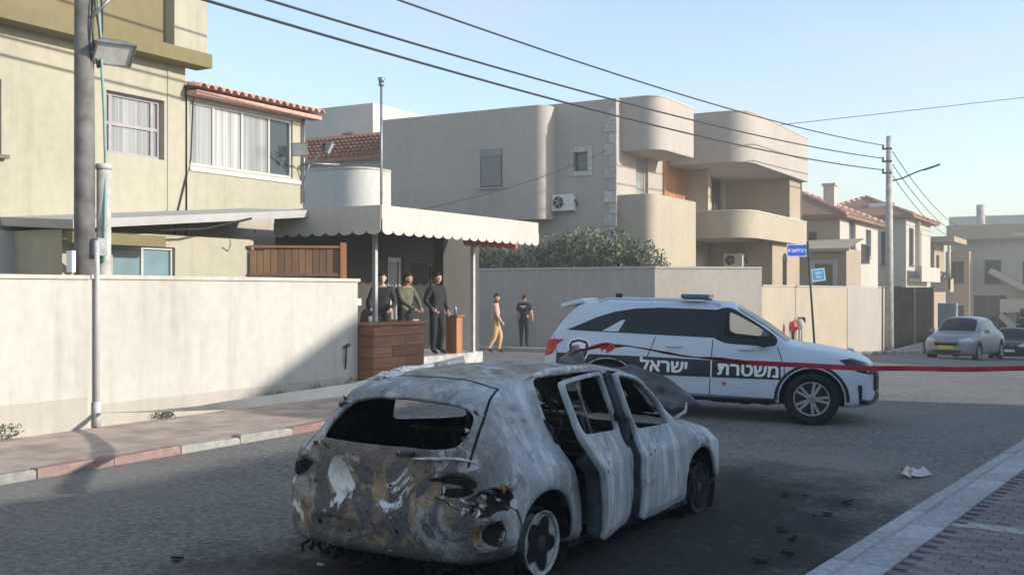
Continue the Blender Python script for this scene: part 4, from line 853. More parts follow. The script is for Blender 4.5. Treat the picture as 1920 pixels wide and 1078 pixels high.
tile2 = MB(); tile2.v = [v.copy()*1.15 for v in tl.v]; tile2.f = list(tl.f); tile2.m = list(tl.m); tile2.s = list(tl.s); t2 = tile2.mesh('roof_tile', 'tile')
for i in range(30):
    for r_ in range(6): mobj('roof_tile', t2, tro, Vector((-33.3+i*.24, 34.95+r_*.45, 7.62+r_*.217))-ORG[tro.name], (0, 0, R(-90)))
cp = thing('house', 'white house with curved concrete balcony behind the awning shelter', 'house', (-25, 30, 0))
ol = rounded([(-30, 28.6), (-22.3, 28.6, 1.2), (-22.4, 30.3), (-30, 30.3)], 0); b = MB(); b.prism(ol, 4.75, 6.15); b.build('balcony', 'white_b', cp)
b = MB(); b.box(-30, -22.6, 29.6, 30.3, 0, 4.74); b.build('wall', 'grey', cp); b = MB(); b.box(-29, -22.9, 29.5, 29.598, .3, 4.5); b.build('opening', 'dark', cp)
b = MB(); b.prism([(x+.03, y-.03) for x, y in ol], 6.152, 6.22); b.build('balcony_cap', 'conc', cp)
# row of houses on the camera side of the street (they cast the long shade on the road)
nh = thing('house', 'gabled house on the near side of the street casting shade on the road', 'house', (9, 15, 0))
b = MB(); b.box(6, 14, -30, 16.2, -.3, 5.08)
n0 = len(b.v); b.v += [Vector((x, y, z)) for x in (6, 14) for y, z in ((16.203, -.3), (22.3, -.3), (22.3, 6.75), (21.2, 8.3), (20.7, 8.2), (16.203, 6.2))]
b.face([n0+i for i in range(6)]); b.face([n0+6+i for i in range(6)])
for i in range(6): b.face((n0+i, n0+(i+1) % 6, n0+6+(i+1) % 6, n0+6+i))
b.build('wall', 'pale', nh)
nh2 = thing('house', 'flat-roofed house on the near side beyond the crossing', 'house', (10, 45, 0)); b = MB(); b.box(6, 15, 34.5, 70, -3, 4.6); b.build('wall', 'sand', nh2)

# ------------------------------------------------------------------ gate and cabinet at far end
gt = thing('sheet_gate', 'dark brown corrugated sheet gate beside the concrete pole', 'gate', (-10, 57, G(-10, 57)))
g0 = G(-10, 57)
for k, (x0, x1, y_, m) in enumerate(((-10.7, -9.35, 57.0, 'gate'), (-9.3, -8.45, 56.9, 'gate2'))):
    b = MB(); nr = int((x1-x0)/.1)
    for i in range(nr): xx = x0+i*(x1-x0)/nr; b.box(xx, xx+.06, y_-.035, y_+.01, g0+.05, 2.12); b.box(xx+.06, xx+(x1-x0)/nr, y_-.01, y_+.01, g0+.05, 2.12)
    b.build('leaf', m, gt)
b = MB(); b.box(-9.36, -9.29, 56.85, 57.05, g0, 2.16); b.build('centre_post', 'steel', gt); b = MB(); b.box(-10.75, -8.42, 56.95, 57.06, 2.122, 2.18); b.build('head_rail', 'dsteel', gt)
cb = thing('utility_cabinet', 'blue-grey utility cabinet between the dark gate and silver car', 'cabinet', (-8.0, 58.6, G(-8, 58)))
g0 = G(-8, 58)
b = MB(); b.box(-8.45, -7.55, 58.3, 58.9, g0, g0+2.6); bevel(b.build('casing', 'teal', cb), .03); b = MB(); b.box(-8.40, -8.02, 58.27, 58.298, g0+.15, g0+2.5); b.build('door', 'teal', cb); b = MB(); b.box(-7.98, -7.60, 58.27, 58.298, g0+.15, g0+2.5); b.build('door', 'teal', cb); b = MB(); b.box(-8.07, -8.03, 58.24, 58.27, g0+1.2, g0+1.4); b.build('handle', 'dsteel', cb)
bs = thing('garden_shrub', 'bright green shrub at the far right end of the street', 'shrub', (-4.5, 62, G(-5, 62))); leaf_cloud((-4.4, 62, -.2), (.8, .8, 1.3), 1600, .12, 33).build('foliage', ['leaf', 'leaf_d'], bs); b = MB(); b.tube([(-4.4, 62, G(-5, 62)), (-4.4, 62, .2)], [.08, .03], 6); b.build('stem', 'twig', bs)
# ------------------------------------------------------------------ cars: lofted shells
def shell(st, tags, wells, mats_n, sub=2, cap_b=(.05, .05), dent=0., seed=0, crease=None, wcr=.35, cut=False, shift=None, dimples=()):
    """st: stations (x,w,zb,zm,zsh,zbelt,wb,zr,wr,zt,bow). tags: list of (mat, [(i,side,j)...], inset, depth). Returns evaluated mesh with material indices."""
    bm = bmesh.new(); ring = []; cr = bm.edges.layers.float.new('crease_edge'); vcr = bm.verts.layers.float.new('crease_vert')
    for si, (x, w_, zb, zm, zsh, zbelt, wb, zr, wr, zt, bow) in enumerate(st):
        half = [(0, zb), (.45*w_, zb), (.8*w_, zb), (.95*w_, zb+.02), (.99*w_, zb+.10), (w_, zm), (.985*w_, zsh), (wb, zbelt), (wr, zr), (wr*.6, zr+(zt-zr)*.78), (0, zt)]
        row = {}
        for j, (y, z) in enumerate(half):
            for s in ((1, -1) if 0 < j < 10 else (1,)):
                row[(s, j)] = bm.verts.new((x-bow*(y/w_)**2+(shift or {}).get((si, j), 0), s*y, z))
            if j in (0, 10): row[(-1, j)] = row[(1, j)]
        ring.append(row)
    F = {}
    for i in range(len(st)-1):
        for s in (1, -1):
            for j in range(10):
                q = [ring[i][(s, j)], ring[i+1][(s, j)], ring[i+1][(s, j+1)], ring[i][(s, j+1)]]
                F[(i, s, j)] = bm.faces.new(q if s < 0 else q[::-1])
    for e, (row, sgn) in enumerate(((ring[0], -1), (ring[-1], 1))):
        top = [row[(1,7)], row[(1,8)], row[(1,9)], row[(1,10)], row[(-1,9)], row[(-1,8)], row[(-1,7)]]; bot = [row[(1,3)], row[(1,2)], row[(1,1)], row[(1,0)], row[(-1,1)], row[(-1,2)], row[(-1,3)]]
        g = [bot]
        for r_ in range(1, 4):
            l, rr = row[(1, 3+r_)], row[(-1, 3+r_)]; line = [l]
            for c in range(1, 6):
                t = c/6; v = r_/4
                p = l.co.lerp(rr.co, t)*1.0; pv = bot[c].co.lerp(top[c].co, v); base = bot[0].co.lerp(bot[6].co, t).lerp(top[0].co.lerp(top[6].co, t), v)
                q = p+pv-base; q.x += sgn*cap_b[e]*(1-(2*t-1)**2)*.6*math.sin(math.pi*v)
                line.append(bm.verts.new(q))
            line.append(rr); g.append(line)
        g.append(top)
        for r_ in range(4):
            for c in range(6):
                q = [g[r_][c], g[r_][c+1], g[r_+1][c+1], g[r_+1][c]]; F[('R' if sgn < 0 else 'F', r_, c)] = bm.faces.new(q)
    bmesh.ops.recalc_face_normals(bm, faces=bm.faces[:])
    for j, cv in (crease or {}).items():
        for i in range(len(st)-1):
            for s in (1, -1):
                e = bm.edges.get((ring[i][(s, j)], ring[i+1][(s, j)]))
                if e: e[cr] = cv
    for mat, keys, ins, dep, rim in tags:
        fs = [F[k] for k in keys if F[k].is_valid]
        if ins:
            res = bmesh.ops.inset_region(bm, faces=fs, thickness=ins, depth=dep, use_even_offset=True, use_boundary=True)
            if rim is not None:
                for f in res['faces']: f.material_index = rim
            for f in fs:
                for e in f.edges:
                    if any(g not in fs for g in e.link_faces): e[cr] = max(e[cr], wcr)
                    if wcr > 2:
                        for vv in e.verts:
                            if any(g not in fs for g in vv.link_faces): vv[vcr] = .7
        for f in fs: f.material_index = mat
    me = bpy.data.meshes.new('shell'); bm.to_mesh(me); bm.free()
    for m in mats_n: me.materials.append(M[m])
    ob = bpy.data.objects.new('shell', me); COL.objects.link(ob)
    sm = ob.modifiers.new('s', 'SUBSURF'); sm.levels = sm.render_levels = sub
    tmp = []
    for (x, z, r_, yin) in (wells if not cut else ()):
        for s in (1, -1):
            b = MB(); n = 40; b.lathe([(0, .0005), (0, r_), (.8, r_), (.8, .0005)], (x, s*yin, z), (0, s, 0), n)
            wm = b.mesh('well', 'trim'); bw = bmesh.new(); bw.from_mesh(wm); bmesh.ops.remove_doubles(bw, verts=bw.verts[:], dist=.002); bmesh.ops.recalc_face_normals(bw, faces=bw.faces[:]); bw.to_mesh(wm); bw.free()
            wm.materials.clear(); [wm.materials.append(M[m]) for m in mats_n]
            for p in wm.polygons: p.material_index = 1
            wo = bpy.data.objects.new('well', wm); COL.objects.link(wo); tmp.append(wo)
            bo = ob.modifiers.new('b', 'BOOLEAN'); bo.operation = 'DIFFERENCE'; bo.object = wo; bo.solver = 'MANIFOLD'
    dg = bpy.context.evaluated_depsgraph_get(); dg.update()
    res = bpy.data.meshes.new_from_object(ob.evaluated_get(dg))
    for o in tmp+[ob]: bpy.data.objects.remove(o)
    if cut:  # wheel arches cut straight out of the panels
        bm = bmesh.new(); bm.from_mesh(res)
        for (x, z, r_, yin) in wells:
            dead = [f for f in bm.faces if abs(f.calc_center_median().y) > yin and (f.calc_center_median().x-x)**2+(f.calc_center_median().z-z)**2 < r_*r_]
            rim = {v for f in dead for v in f.verts}; bmesh.ops.delete(bm, geom=dead, context='FACES')
            for v in rim:
                if v.is_valid and abs(v.co.y) > yin+.05:
                    d = Vector((v.co.x-x, 0, v.co.z-z)); k = r_/max(.01, d.length); v.co.x, v.co.z = x+d.x*k, z+d.z*k
        bm.normal_update(); bm.to_mesh(res); bm.free()
    for (c_, rad_, dv) in dimples:
        for v in res.vertices:
            q = Vector(((v.co.x-c_[0])/rad_[0], (v.co.y-c_[1])/rad_[1], (v.co.z-c_[2])/rad_[2])).length
            if q < 1: v.co += Vector(dv)*sstep(1, .55, q)
    if dent:
        nl = [v.normal.copy() for v in res.vertices]
        for v, nn in zip(res.vertices, nl):
            p = v.co*2.6+Vector((seed, 0, 0)); d = .8*noise.noise(p)+.5*noise.noise(p*2.7)+.3*noise.noise(p*6)-1.3*(.25-abs(noise.noise(p*1.3+Vector((9, 3, 1)))))
            v.co = v.co+nn*d*dent
    return res
def split(me, idxs, name, smooth=True):
    """new mesh of the faces whose material index is in idxs"""
    bm = bmesh.new(); bm.from_mesh(me); bmesh.ops.delete(bm, geom=[f for f in bm.faces if f.material_index not in idxs], context='FACES')
    m = bpy.data.meshes.new(name)
    for f in bm.faces: f.smooth = smooth
    bm.to_mesh(m); bm.free()
    for k in me.materials: m.materials.append(k)
    m.set_sharp_from_angle(angle=R(42)); return m
def bvh_of(me): return BVHTree.FromPolygons([v.co for v in me.vertices], [p.vertices[:] for p in me.polygons])
def hit(bvh, o, d):
    p, n, i, _ = bvh.ray_cast(Vector(o), Vector(d)); return (p, n) if p else (None, None)
def proj(bvh, uv, view, off):
    """uv in side view (x,z) / front view (y,z) / top view (x,y)"""
    a, c = uv
    o, d = {'R': ((a, -3, c), (0, 1, 0)), 'L': ((a, 3, c), (0, -1, 0)), 'front': ((9, a, c), (-1, 0, 0)), 'rear': ((-4, a, c), (1, 0, 0)), 'top': ((a, c, 4), (0, 0, -1))}[view]
    p, n = hit(bvh, o, d)
    if p is None: return Vector(o)+Vector(d)*2.1
    if n.dot(Vector(d)) > 0: n = -n
    return p+n*off
def patch(bvh, poly, view, off, mat, name, parent, cuts=3, thick=0, **k):
    tri = tessellate_polygon([[Vector((a, c, 0)) for a, c in poly]]); bm = bmesh.new(); vs_ = [bm.verts.new((a, c, 0)) for a, c in poly]
    for t in tri:
        try: bm.faces.new([vs_[i] for i in t])
        except ValueError: pass
    for _ in range(cuts): bmesh.ops.subdivide_edges(bm, edges=[e for e in bm.edges if e.calc_length() > .05], cuts=1, use_grid_fill=True)
    bmesh.ops.triangulate(bm, faces=bm.faces[:])
    for v in bm.verts: v.co = proj(bvh, (v.co.x, v.co.y), view, off)
    for f in bm.faces: f.smooth = True
    bmesh.ops.recalc_face_normals(bm, faces=bm.faces[:])
    me = bpy.data.meshes.new(name); bm.to_mesh(me); bm.free(); me.materials.append(M[mat])
    o = mobj(name, me, parent, **k)
    if thick: s = o.modifiers.new('solid', 'SOLIDIFY'); s.thickness = thick; s.offset = 0
    return o
def seam(bvh, lines, view, mat, name, parent, wd=.005, off=.002, step=.04):
    b = MB()
    for pts in lines:
        pp = []
        for i in range(len(pts)-1):
            a, c = Vector(pts[i]), Vector(pts[i+1]); n = max(1, int((c-a).length/step)); pp += [a.lerp(c, k/n) for k in range(n)]
        pp.append(Vector(pts[-1])); L_, R_ = [], []
        for i, p in enumerate(pp):
            d = (pp[min(i+1, len(pp)-1)]-pp[max(i-1, 0)]).normalized(); q = Vector((-d.y, d.x))*wd
            L_.append(proj(bvh, p+q, view, off)); R_.append(proj(bvh, p-q, view, off))
        n0 = len(b.v); b.v += L_+R_; k = len(pp)
        for i in range(k-1):
            if (b.v[n0+i]-b.v[n0+i+1]).length < .25: b.face((n0+i, n0+i+1, n0+k+i+1, n0+k+i))
    return b.build(name, mat, parent, world=False)
def text_proj(bvh, s, size, c, view, parent, mat, off=.006, bold=.0, sx_=1.0, shear=0., name='lettering'):
    bm = bmesh.new()
    for k, (ox, oz) in enumerate(((0, 0), (bold, 0), (-bold, 0), (0, bold*.8), (0, -bold*.8)) if bold else ((0, 0),)):  # stacked layers thicken the strokes
        me = text_mesh(s, size, 0)
        for v in me.vertices: v.co = proj(bvh, (c[0]+ox+v.co.x*sx_, c[1]+oz+v.co.y+v.co.x*sx_*shear), view, off+.0006*k)
        bm.from_mesh(me)
    me = bpy.data.meshes.new(name); bm.to_mesh(me); bm.free(); me.materials.append(M[mat])
    for p in me.polygons: p.material_index = 0
    return mobj(name, me, parent)
def wheel(parent, x, y, z, R_, rr, wd, style='alloy', name='wheel', n=10):
    s = 1 if y > 0 else -1; b = MB(); ax = (0, s, 0)
    prof = [(-wd, rr), (-wd, R_-.03), (-wd+.03, R_), (-.03, R_), (-.005, R_-.02), (.0, R_-.06), (-.01, rr+.005), (-.02, rr)]
    b.lathe(prof, (x, y, z), ax, 40); t = b.build(name, 'tyre', parent, world=False)
    b = MB(); b.lathe([(-wd, rr*.97), (-.06, rr*.9), (-.015, rr*.99), (-.012, rr*.93), (-.05, rr*.90)], (x, y, z), ax, 40); b.lathe([(-.03, .001), (-.022, .055), (-.04, .06), (-.06, .06)], (x, y, z), ax, 20)
    for k in range(n):
        a = 2*math.pi*k/n+(.13 if k % 2 else -.13)+.3; d = Vector((math.cos(a), 0, math.sin(a))); e = Vector((-math.sin(a), 0, math.cos(a))); c = Vector((x, y-s*.035, z))
        b.obox(c+d*rr*.5, d*rr*.45, e*rr*.075, Vector((0, .012, 0)))
    b.build('rim', 'alloy', t, world=False)
    b = MB(); b.lathe([(-.10, .001), (-.10, rr*.93)], (x, y, z), ax, 28); b.build('brake_disc', 'dsteel', t, world=False)
    return t
def S_(i0, i1, j0, j1, sides=(1, -1)): return [(i, s, j) for i in range(i0, i1) for j in range(j0, j1) for s in sides]

# ------------------------------------------------------------------ police SUV
CARZ = G(-6, 15.7)
th_ = R(15.5)
sv = thing('police_suv', 'white police SUV with black lettered stripe parked across the road', 'police car', (0,0,0), th_)
sv_st = [ # x    w    zb   zm   zsh  zbelt wb   zr    wr   zt   bow
 (.00, .74, .44, .55, .64, .74, .70, .745, .52, .75, -.10),
 (.05, .87, .36, .58, .76, .93, .81, .945, .64, .95, -.09),
 (.15, .915, .28, .58, .84, 1.12, .84, 1.13, .70, 1.14, -.07),
 (.44, .94, .25, .60, .90, 1.17, .85, 1.50, .68, 1.57, -.04),
 (.58, .945, .25, .60, .91, 1.17, .85, 1.57, .67, 1.655, -.02),
 (1.06, .95, .25, .60, .93, 1.17, .855, 1.61, .67, 1.685, 0),
 (1.75, .95, .25, .60, .93, 1.15, .86, 1.635, .675, 1.705, 0),
 (2.62, .95, .25, .60, .92, 1.13, .86, 1.63, .675, 1.705, 0),
 (2.78, .95, .25, .60, .92, 1.125, .86, 1.61, .67, 1.69, 0),
 (3.18, .95, .25, .60, .915, 1.115, .86, 1.385, .70, 1.47, .03),
 (3.42, .95, .25, .60, .91, 1.105, .86, 1.23, .725, 1.31, .06),
 (3.62, .95, .25, .60, .905, 1.09, .855, 1.105, .745, 1.15, .08),
 (3.90, .95, .25, .62, .90, 1.05, .85, 1.075, .70, 1.115, .06),
 (4.40, .93, .26, .62, .87, .98, .82, 1.01, .64, 1.05, .08),
 (4.66, .89, .28, .60, .80, .90, .78, .925, .58, .955, .12),
 (4.77, .82, .31, .55, .72, .80, .72, .81, .52, .82, .16),
 (4.81, .72, .36, .50, .60, .66, .64, .665, .46, .67, .20)]
sv_tags = [(2, S_(8, 11, 8, 10), .035, -.006, 0), (3, S_(2, 4, 8, 10), .03, -.006, 0), (4, S_(7, 10, 7, 8, (-1,)), .028, -.008, 1), (6, S_(7, 10, 7, 8, (1,)), .028, -.008, 1),
           (5, S_(5, 7, 7, 8, (1,)), .028, -.008, 1)]
sm_ = shell(sv_st, sv_tags, [(1.06, .37, .435, .62), (3.875, .37, .435, .62)], ['paint_white', 'trim', 'clear', 'tint', 'clear', 'tint', 'clear'], 2, (.03, .05))
svb = bvh_of(sm_)
def place(root, wheel_local, world, pitch=0, sc=1.0, zs=1.0):
    """put the car so that a wheel-contact point in car space falls on a world point"""
    root.rotation_euler = (0, pitch, root.rotation_euler.z); m = root.rotation_euler.to_matrix(); root.scale = (sc, sc, sc*zs); root.location = Vector(world)-m@(Vector(wheel_local)*sc); ORG[root.name] = Vector()
place(sv, (3.875, -.93, 0), (-4.06, 15.86, G(-4.06, 15.86)), R(1.9), 1.085, .965)
mobj('body', split(sm_, {0, 1}, 'body'), sv)
mobj('windscreen', split(sm_, {2}, 'windscreen'), sv); mobj('rear_window', split(sm_, {3}, 'rear_window'), sv)
mobj('front_side_window', split(sm_, {4}, 'front_side_window'), sv); mobj('front_side_window', split(sm_, {6}, 'front_side_window'), sv); mobj('rear_side_window', split(sm_, {5}, 'rear_side_window'), sv)
patch(svb, [(.42, 1.195), (.62, 1.285), (.85, 1.40), (1.1, 1.49), (1.4, 1.55), (1.75, 1.575), (2.6, 1.575), (2.62, 1.17), (1.75, 1.18)], 'R', .004, 'tint', 'tinted_side_window', sv, 4)
patch(svb, [(.95, 1.20), (1.22, 1.37), (1.27, 1.375), (1.18, 1.20)], 'R', .008, 'paint_white', 'quarter_window_decal', sv, 3)
patch(svb, [(2.58, 1.165), (2.58, 1.58), (2.67, 1.58), (2.67, 1.16)], 'R', .005, 'trim', 'door_pillar', sv, 3)
patch(svb, [(.30, .60), (.30, .855), (1.75, .86), (3.45, .84), (3.46, .62), (1.75, .60)], 'R', .003, 'stripe', 'police_stripe', sv, 5)
text_proj(svb, 'תרטשמ', .255, (3.02, .655), 'R', sv, 'letter', .008, .0085, 1.02)
text_proj(svb, 'לארשי', .255, (1.86, .655), 'R', sv, 'letter', .008, .0085, 1.02)
text_proj(svb, 'ןוחטב', .09, (2.85, .505), 'R', sv, 'letter', .006, .002, 1.1); text_proj(svb, '✶', .11, (2.70, .49), 'R', sv, 'red_lamp', .008, .0)
# shield emblem on the rear wing
sh_p = [(.50, 1.06), (.62, 1.09), (.76, 1.06), (.80, .98), (.78, .86), (.72, .74), (.63, .68), (.54, .74), (.48, .86), (.46, .98)]
em = patch(svb, sh_p, 'R', .007, 'letter', 'shield_emblem', sv, 3)
patch(svb, [(.63+(x-.63)*.86, .88+(z-.88)*.88) for x, z in sh_p], 'R', .010, 'stripe', 'shield_field', em, 3)
patch(svb, [(.53, 1.0), (.63, 1.03), (.73, 1.0), (.725, .93), (.535, .93)], 'R', .013, 'letter', 'shield_band', em, 2)
patch(svb, [(.565, .91), (.695, .91), (.68, .76), (.63, .72), (.58, .76)], 'R', .013, 'letter', 'shield_pale', em, 2)
seam(svb, [[(2.50, .34), (2.52, 1.14)]], 'R', 'trim', 'panel_gap', sv, .006); seam(svb, [[(1.72, 1.15), (1.60, .8), (1.62, .36), (3.52, .34), (3.50, .8), (3.40, 1.08)]], 'R', 'trim', 'panel_gap', sv, .006); seam(svb, [[(.30, .86), (.24, 1.1)]], 'R', 'trim', 'panel_gap', sv, .006)
seam(svb, [[(2.515, .61), (2.515, .85)]], 'R', 'letter', 'stripe_gap', sv, .009, .009)
patch(svb, [(1.55, .25), (1.55, .335), (3.40, .335), (3.40, .25)], 'R', .012, 'trim', 'sill_cladding', sv, 4, .02)
for v_ in ('R', 'L'):
    sgn = -1 if v_ == 'R' else 1
    patch(svb, [(4.22, .93), (4.38, .955), (4.62, .90), (4.72, .84), (4.70, .73), (4.45, .79)], v_, .006, 'tint', 'headlight', sv, 3, .012)
    patch(svb, [(.12, 1.04), (.40, 1.055), (.30, .98), (.24, .84), (.10, .78)], v_, .006, 'red_lamp', 'tail_light', sv, 3, .012)
    b = MB()
    for k in range(3): q = proj(svb, (4.50+k*.055, .85-.014*k), v_, .016); b.ball(q, .02, .012, .016, 8, 6)
    b.build('headlight_element', 'lamp_glass', sv, world=False)
    # lower bumper intake: black C-frame
    patch(svb, [(4.47, .60), (4.52, .60), (4.53, .40), (4.69, .375), (4.73, .44), (4.745, .50), (4.77, .42), (4.73, .325), (4.50, .33)], v_, .006, 'trim', 'bumper_intake', sv, 3, .012)
    b = MB(); q = Vector((3.22, sgn*.93, 1.12)); b.obox(q+Vector((0, sgn*.10, .045)), (.07, sgn*.015, 0), (-.01, .095, 0), (0, 0, .075)); b.obox(q+Vector((.0, 0, -.02)), (.04, 0, 0), (0, .06, 0), (0, 0, .02)); o = b.build('wing_mirror', 'paint_white' if v_ == 'L' else 'trim', sv, world=False); bevel(o, .03, 3)
    for hx_ in (1.98, 2.98):
        q = proj(svb, (hx_, 1.02), v_, .02); b = MB(); b.obox(q, (.11, 0, 0), (0, .012, 0), (0, 0, .016)); bevel(b.build('door_handle', 'paint_white', sv, world=False), .01)
    b = MB(); b.tube([(.85, sgn*.60, 1.63), (1.0, sgn*.61, 1.685), (2.35, sgn*.61, 1.70), (2.6, sgn*.60, 1.65)], .018, 6); b.build('roof_rail', 'paint_white', sv, world=False)
    for x_ in (1.06, 3.875):
        b = MB(); pr = []
        for k in range(21):
            a = math.pi*(-.06+1.12*k/20); pr.append((x_+.445*math.cos(a), .37+.445*math.sin(a)))
        P1 = [proj(svb, (x_+(q[0]-x_)*1.015, .37+(q[1]-.37)*1.015), v_, .006) for q in pr]; P2 = [proj(svb, (x_+(q[0]-x_)*1.12, .37+(q[1]-.37)*1.10), v_, .006) for q in pr]
        n0 = len(b.v); b.v += P1+P2
        for k in range(20):
            if (P2[k]-P2[k+1]).length < .15 and (P1[k]-P2[k]).length < .2: b.face((n0+k, n0+k+1, n0+21+k+1, n0+21+k))
        b.build('arch_cladding', 'trim', sv, world=False)
for x_ in (1.06, 3.875):
    for s in (1, -1): wheel(sv, x_, s*.93, .37, .37, .245, .24)
patch(svb, [(-.55, .82), (.55, .82), (.5, .5), (-.5, .5)], 'front', .008, 'trim', 'grille', sv, 4, .012)
patch(svb, [(-.26, .46), (.26, .46), (.26, .35), (-.26, .35)], 'front', .02, 'plate', 'number_plate', sv, 2, .008)
b = MB(); b.obox((.45, 0, 1.595), (.17, 0, .05), (0, .60, 0), (-.004, 0, .035)); bevel(b.build('spoiler', 'paint_white', sv, world=False), .02)
b = MB(); b.box(1.0, 1.1, -.015, .015, 1.68, 1.76); b.build('antenna', 'trim', sv, world=False)
b = MB(); b.box(2.05, 2.40, -.46, .46, 1.70, 1.72); lb = b.build('light_bar', 'trim', sv, world=False)
b = MB(); b.box(2.02, 2.43, -.54, .54, 1.725, 1.79); o = b.build('beacon_lens', 'blue_lamp', lb, world=False); bevel(o, .03, 3)
b = MB(); b.box(3.0, 3.5, -.72, .72, .55, 1.02); b.build('dashboard', 'trim', sv, world=False)
for s in (1, -1):
    b = MB(); b.obox((2.35, s*.40, .72), (.26, 0, .03), (0, .24, 0), (0, 0, .09)); b.obox((2.08, s*.40, 1.03), (.07, 0, .02), (0, .23, 0), (-.08, 0, .30)); b.obox((1.98, s*.40, 1.42), (.05, 0, 0), (0, .12, 0), (0, 0, .08)); bevel(b.build('seat', 'c_dark', sv, world=False), .04)
b = MB(); b.box(1.5, 2.0, -.78, .78, .4, 1.2); b.build('rear_bench', 'c_black', sv, world=False)
b = MB(); b.box(.6, 1.55, -.78, .78, .42, 1.12); b.build('cargo_partition', 'c_black', sv, world=False)

# ------------------------------------------------------------------ burnt-out hatchback
bc = thing('burnt_car', 'burnt-out grey hatchback with open doors and rusted tail', 'car', (0,0,0), R(90-3.6))
def fx(x): return x if x > .75 else .75-(.75-x)*1.24
bst = [
 (-.01, .75, .28, .39, .47, .545, .71, .55, .55, .555, -.18),
 (.035, .85, .24, .42, .51, .58, .80, .588, .66, .592, -.17),
 (.042, .85, .24, .44, .56, .65, .79, .66, .65, .665, -.165),
 (.06, .865, .23, .46, .63, .79, .795, .80, .66, .805, -.155),
 (.11, .89, .21, .47, .69, .885, .81, .90, .70, .91, -.14),
 (.43, .91, .18, .49, .72, .97, .78, 1.20, .65, 1.285, -.08),
 (.47, .915, .18, .49, .72, .98, .775, 1.27, .63, 1.355, -.07),
 (.74, .93, .17, .50, .72, .985, .76, 1.335, .605, 1.405, -.03),
 (1.18, .91, .16, .48, .72, .96, .775, 1.37, .615, 1.43, 0),
 (1.27, .905, .16, .475, .72, .945, .78, 1.375, .617, 1.432, 0),
 (1.60, .89, .16, .46, .71, .91, .785, 1.385, .62, 1.44, 0),
 (2.00, .885, .16, .45, .70, .88, .785, 1.38, .62, 1.436, 0),
 (2.08, .885, .16, .45, .70, .875, .785, 1.378, .62, 1.435, 0),
 (2.16, .885, .16, .45, .70, .87, .785, 1.375, .62, 1.433, 0),
 (2.55, .885, .16, .45, .70, .86, .785, 1.325, .61, 1.395, .02),
 (2.90, .885, .16, .45, .69, .852, .785, 1.125, .645, 1.195, .045),
 (2.98, .885, .16, .45, .69, .85, .785, 1.07, .655, 1.14, .05),
 (3.20, .89, .16, .46, .69, .845, .79, .90, .70, .935, .07),
 (3.46, .90, .17, .48, .69, .83, .78, .855, .64, .88, .06),
 (3.92, .88, .20, .48, .66, .76, .74, .785, .56, .81, .10),
 (4.18, .81, .24, .46, .60, .67, .69, .685, .50, .70, .16),
 (4.30, .66, .30, .42, .50, .55, .58, .555, .42, .56, .22)]
bst = [(fx(q[0]),)+q[1:] for q in bst]
btags = [(2, S_(14, 17, 8, 10), .03, 0, 0), (3, S_(4, 5, 8, 10), .045, 0, 0), (4, S_(17, 20, 8, 10), 0, 0, None),
         (5, S_(8, 12, 3, 8, (-1,)), .008, 0, 0), (6, S_(12, 17, 3, 8, (-1,)), .008, 0, 0),
         (2, S_(8, 12, 7, 8, (1,)), .03, 0, 0), (2, S_(12, 16, 7, 8, (1,)), .03, 0, 0)]
bshift = {(8, 3): .04, (8, 4): .04, (8, 5): .02, (8, 6): -.07, (8, 7): -.19, (8, 8): -.24, (8, 9): -.12, (8, 10): -.05, (7, 8): -.05, (7, 7): -.03, (9, 3): .04, (9, 4): .04, (9, 5): .02, (9, 6): -.06, (9, 7): -.18, (9, 8): -.24, (9, 9): -.1, (10, 7): -.05, (10, 8): -.08,
          (11, 7): .03, (11, 8): -.05, (12, 7): .03, (12, 8): -.05, (13, 7): .03, (13, 8): -.05, (15, 7): .03, (16, 7): .03}
bdimp = [((-.02, -.68, .73), (.30, .15, .09), (.05, .03, 0)), ((-.02, .68, .73), (.30, .15, .09), (.05, -.03, 0)), ((.14, -.88, .62), (.26, .2, .10), (.01, .05, 0)), ((.12, -.88, .42), (.12, .2, .09), (.02, .06, 0)),
         ((-.1, .1, .72), (.3, .30, .10), (.02, 0, 0)), ((-.2, .25, .40), (.3, .28, .08), (.025, 0, 0)), ((1.9, 0, 1.45), (.8, .45, .3), (0, 0, -.03))]
def burnt_shell():
    return shell(bst, btags, [(.75, .26, .365, .56), (3.43, .26, .365, .56)], ['burnt', 'soot', 'soot', 'soot', 'burnt', 'burnt', 'burnt'], 3, (.05, .05), dent=.0085, seed=4, wcr=.95, cut=True, crease={4: .5, 6: .8, 7: .8, 8: .7}, shift=bshift, dimples=bdimp)
# the door panes are cut after the door faces are known
btags += [(7, S_(8, 12, 7, 8, (-1,)), .026, 0, None), (7, S_(12, 16, 7, 8, (-1,)), .026, 0, None)]
bm_ = burnt_shell(); bvb = bvh_of(bm_)
place(bc, (.75, -.88, 0), (-3.50, 6.52, 0), R(.6))
def solid(o, t, inner=None, off=-1):
    s = o.modifiers.new('solid', 'SOLIDIFY'); s.thickness = t; s.offset = off
    if inner is not None: s.material_offset = inner; s.material_offset_rim = 0
    return o
solid(mobj('body', split(bm_, {0, 1}, 'body'), bc), .028, 1)
def door(idx, hinge, ang, name):
    me = split(bm_, {idx}, name); h = Vector(hinge)
    for v in me.vertices: v.co -= h
    me.materials.clear(); me.materials.append(M['burnt_pale']); me.materials.append(M['soot2'])
    for p in me.polygons: p.material_index = 0
    d = solid(mobj(name, me, bc, h, (0, 0, ang)), .045, 1)
    bm = bmesh.new(); bm.from_mesh(me); bmesh.ops.delete(bm, geom=[f for f in bm.faces if f.calc_center_median().z > .84], context='FACES')
    for v in bm.verts: v.co += Vector((0, .046, 0))
    ip = bpy.data.meshes.new('inner_panel'); bm.to_mesh(ip); bm.free(); ip.materials.append(M['soot2'])
    for p in ip.polygons: p.material_index = 0
    solid(mobj('inner_panel', ip, d), .11); return d
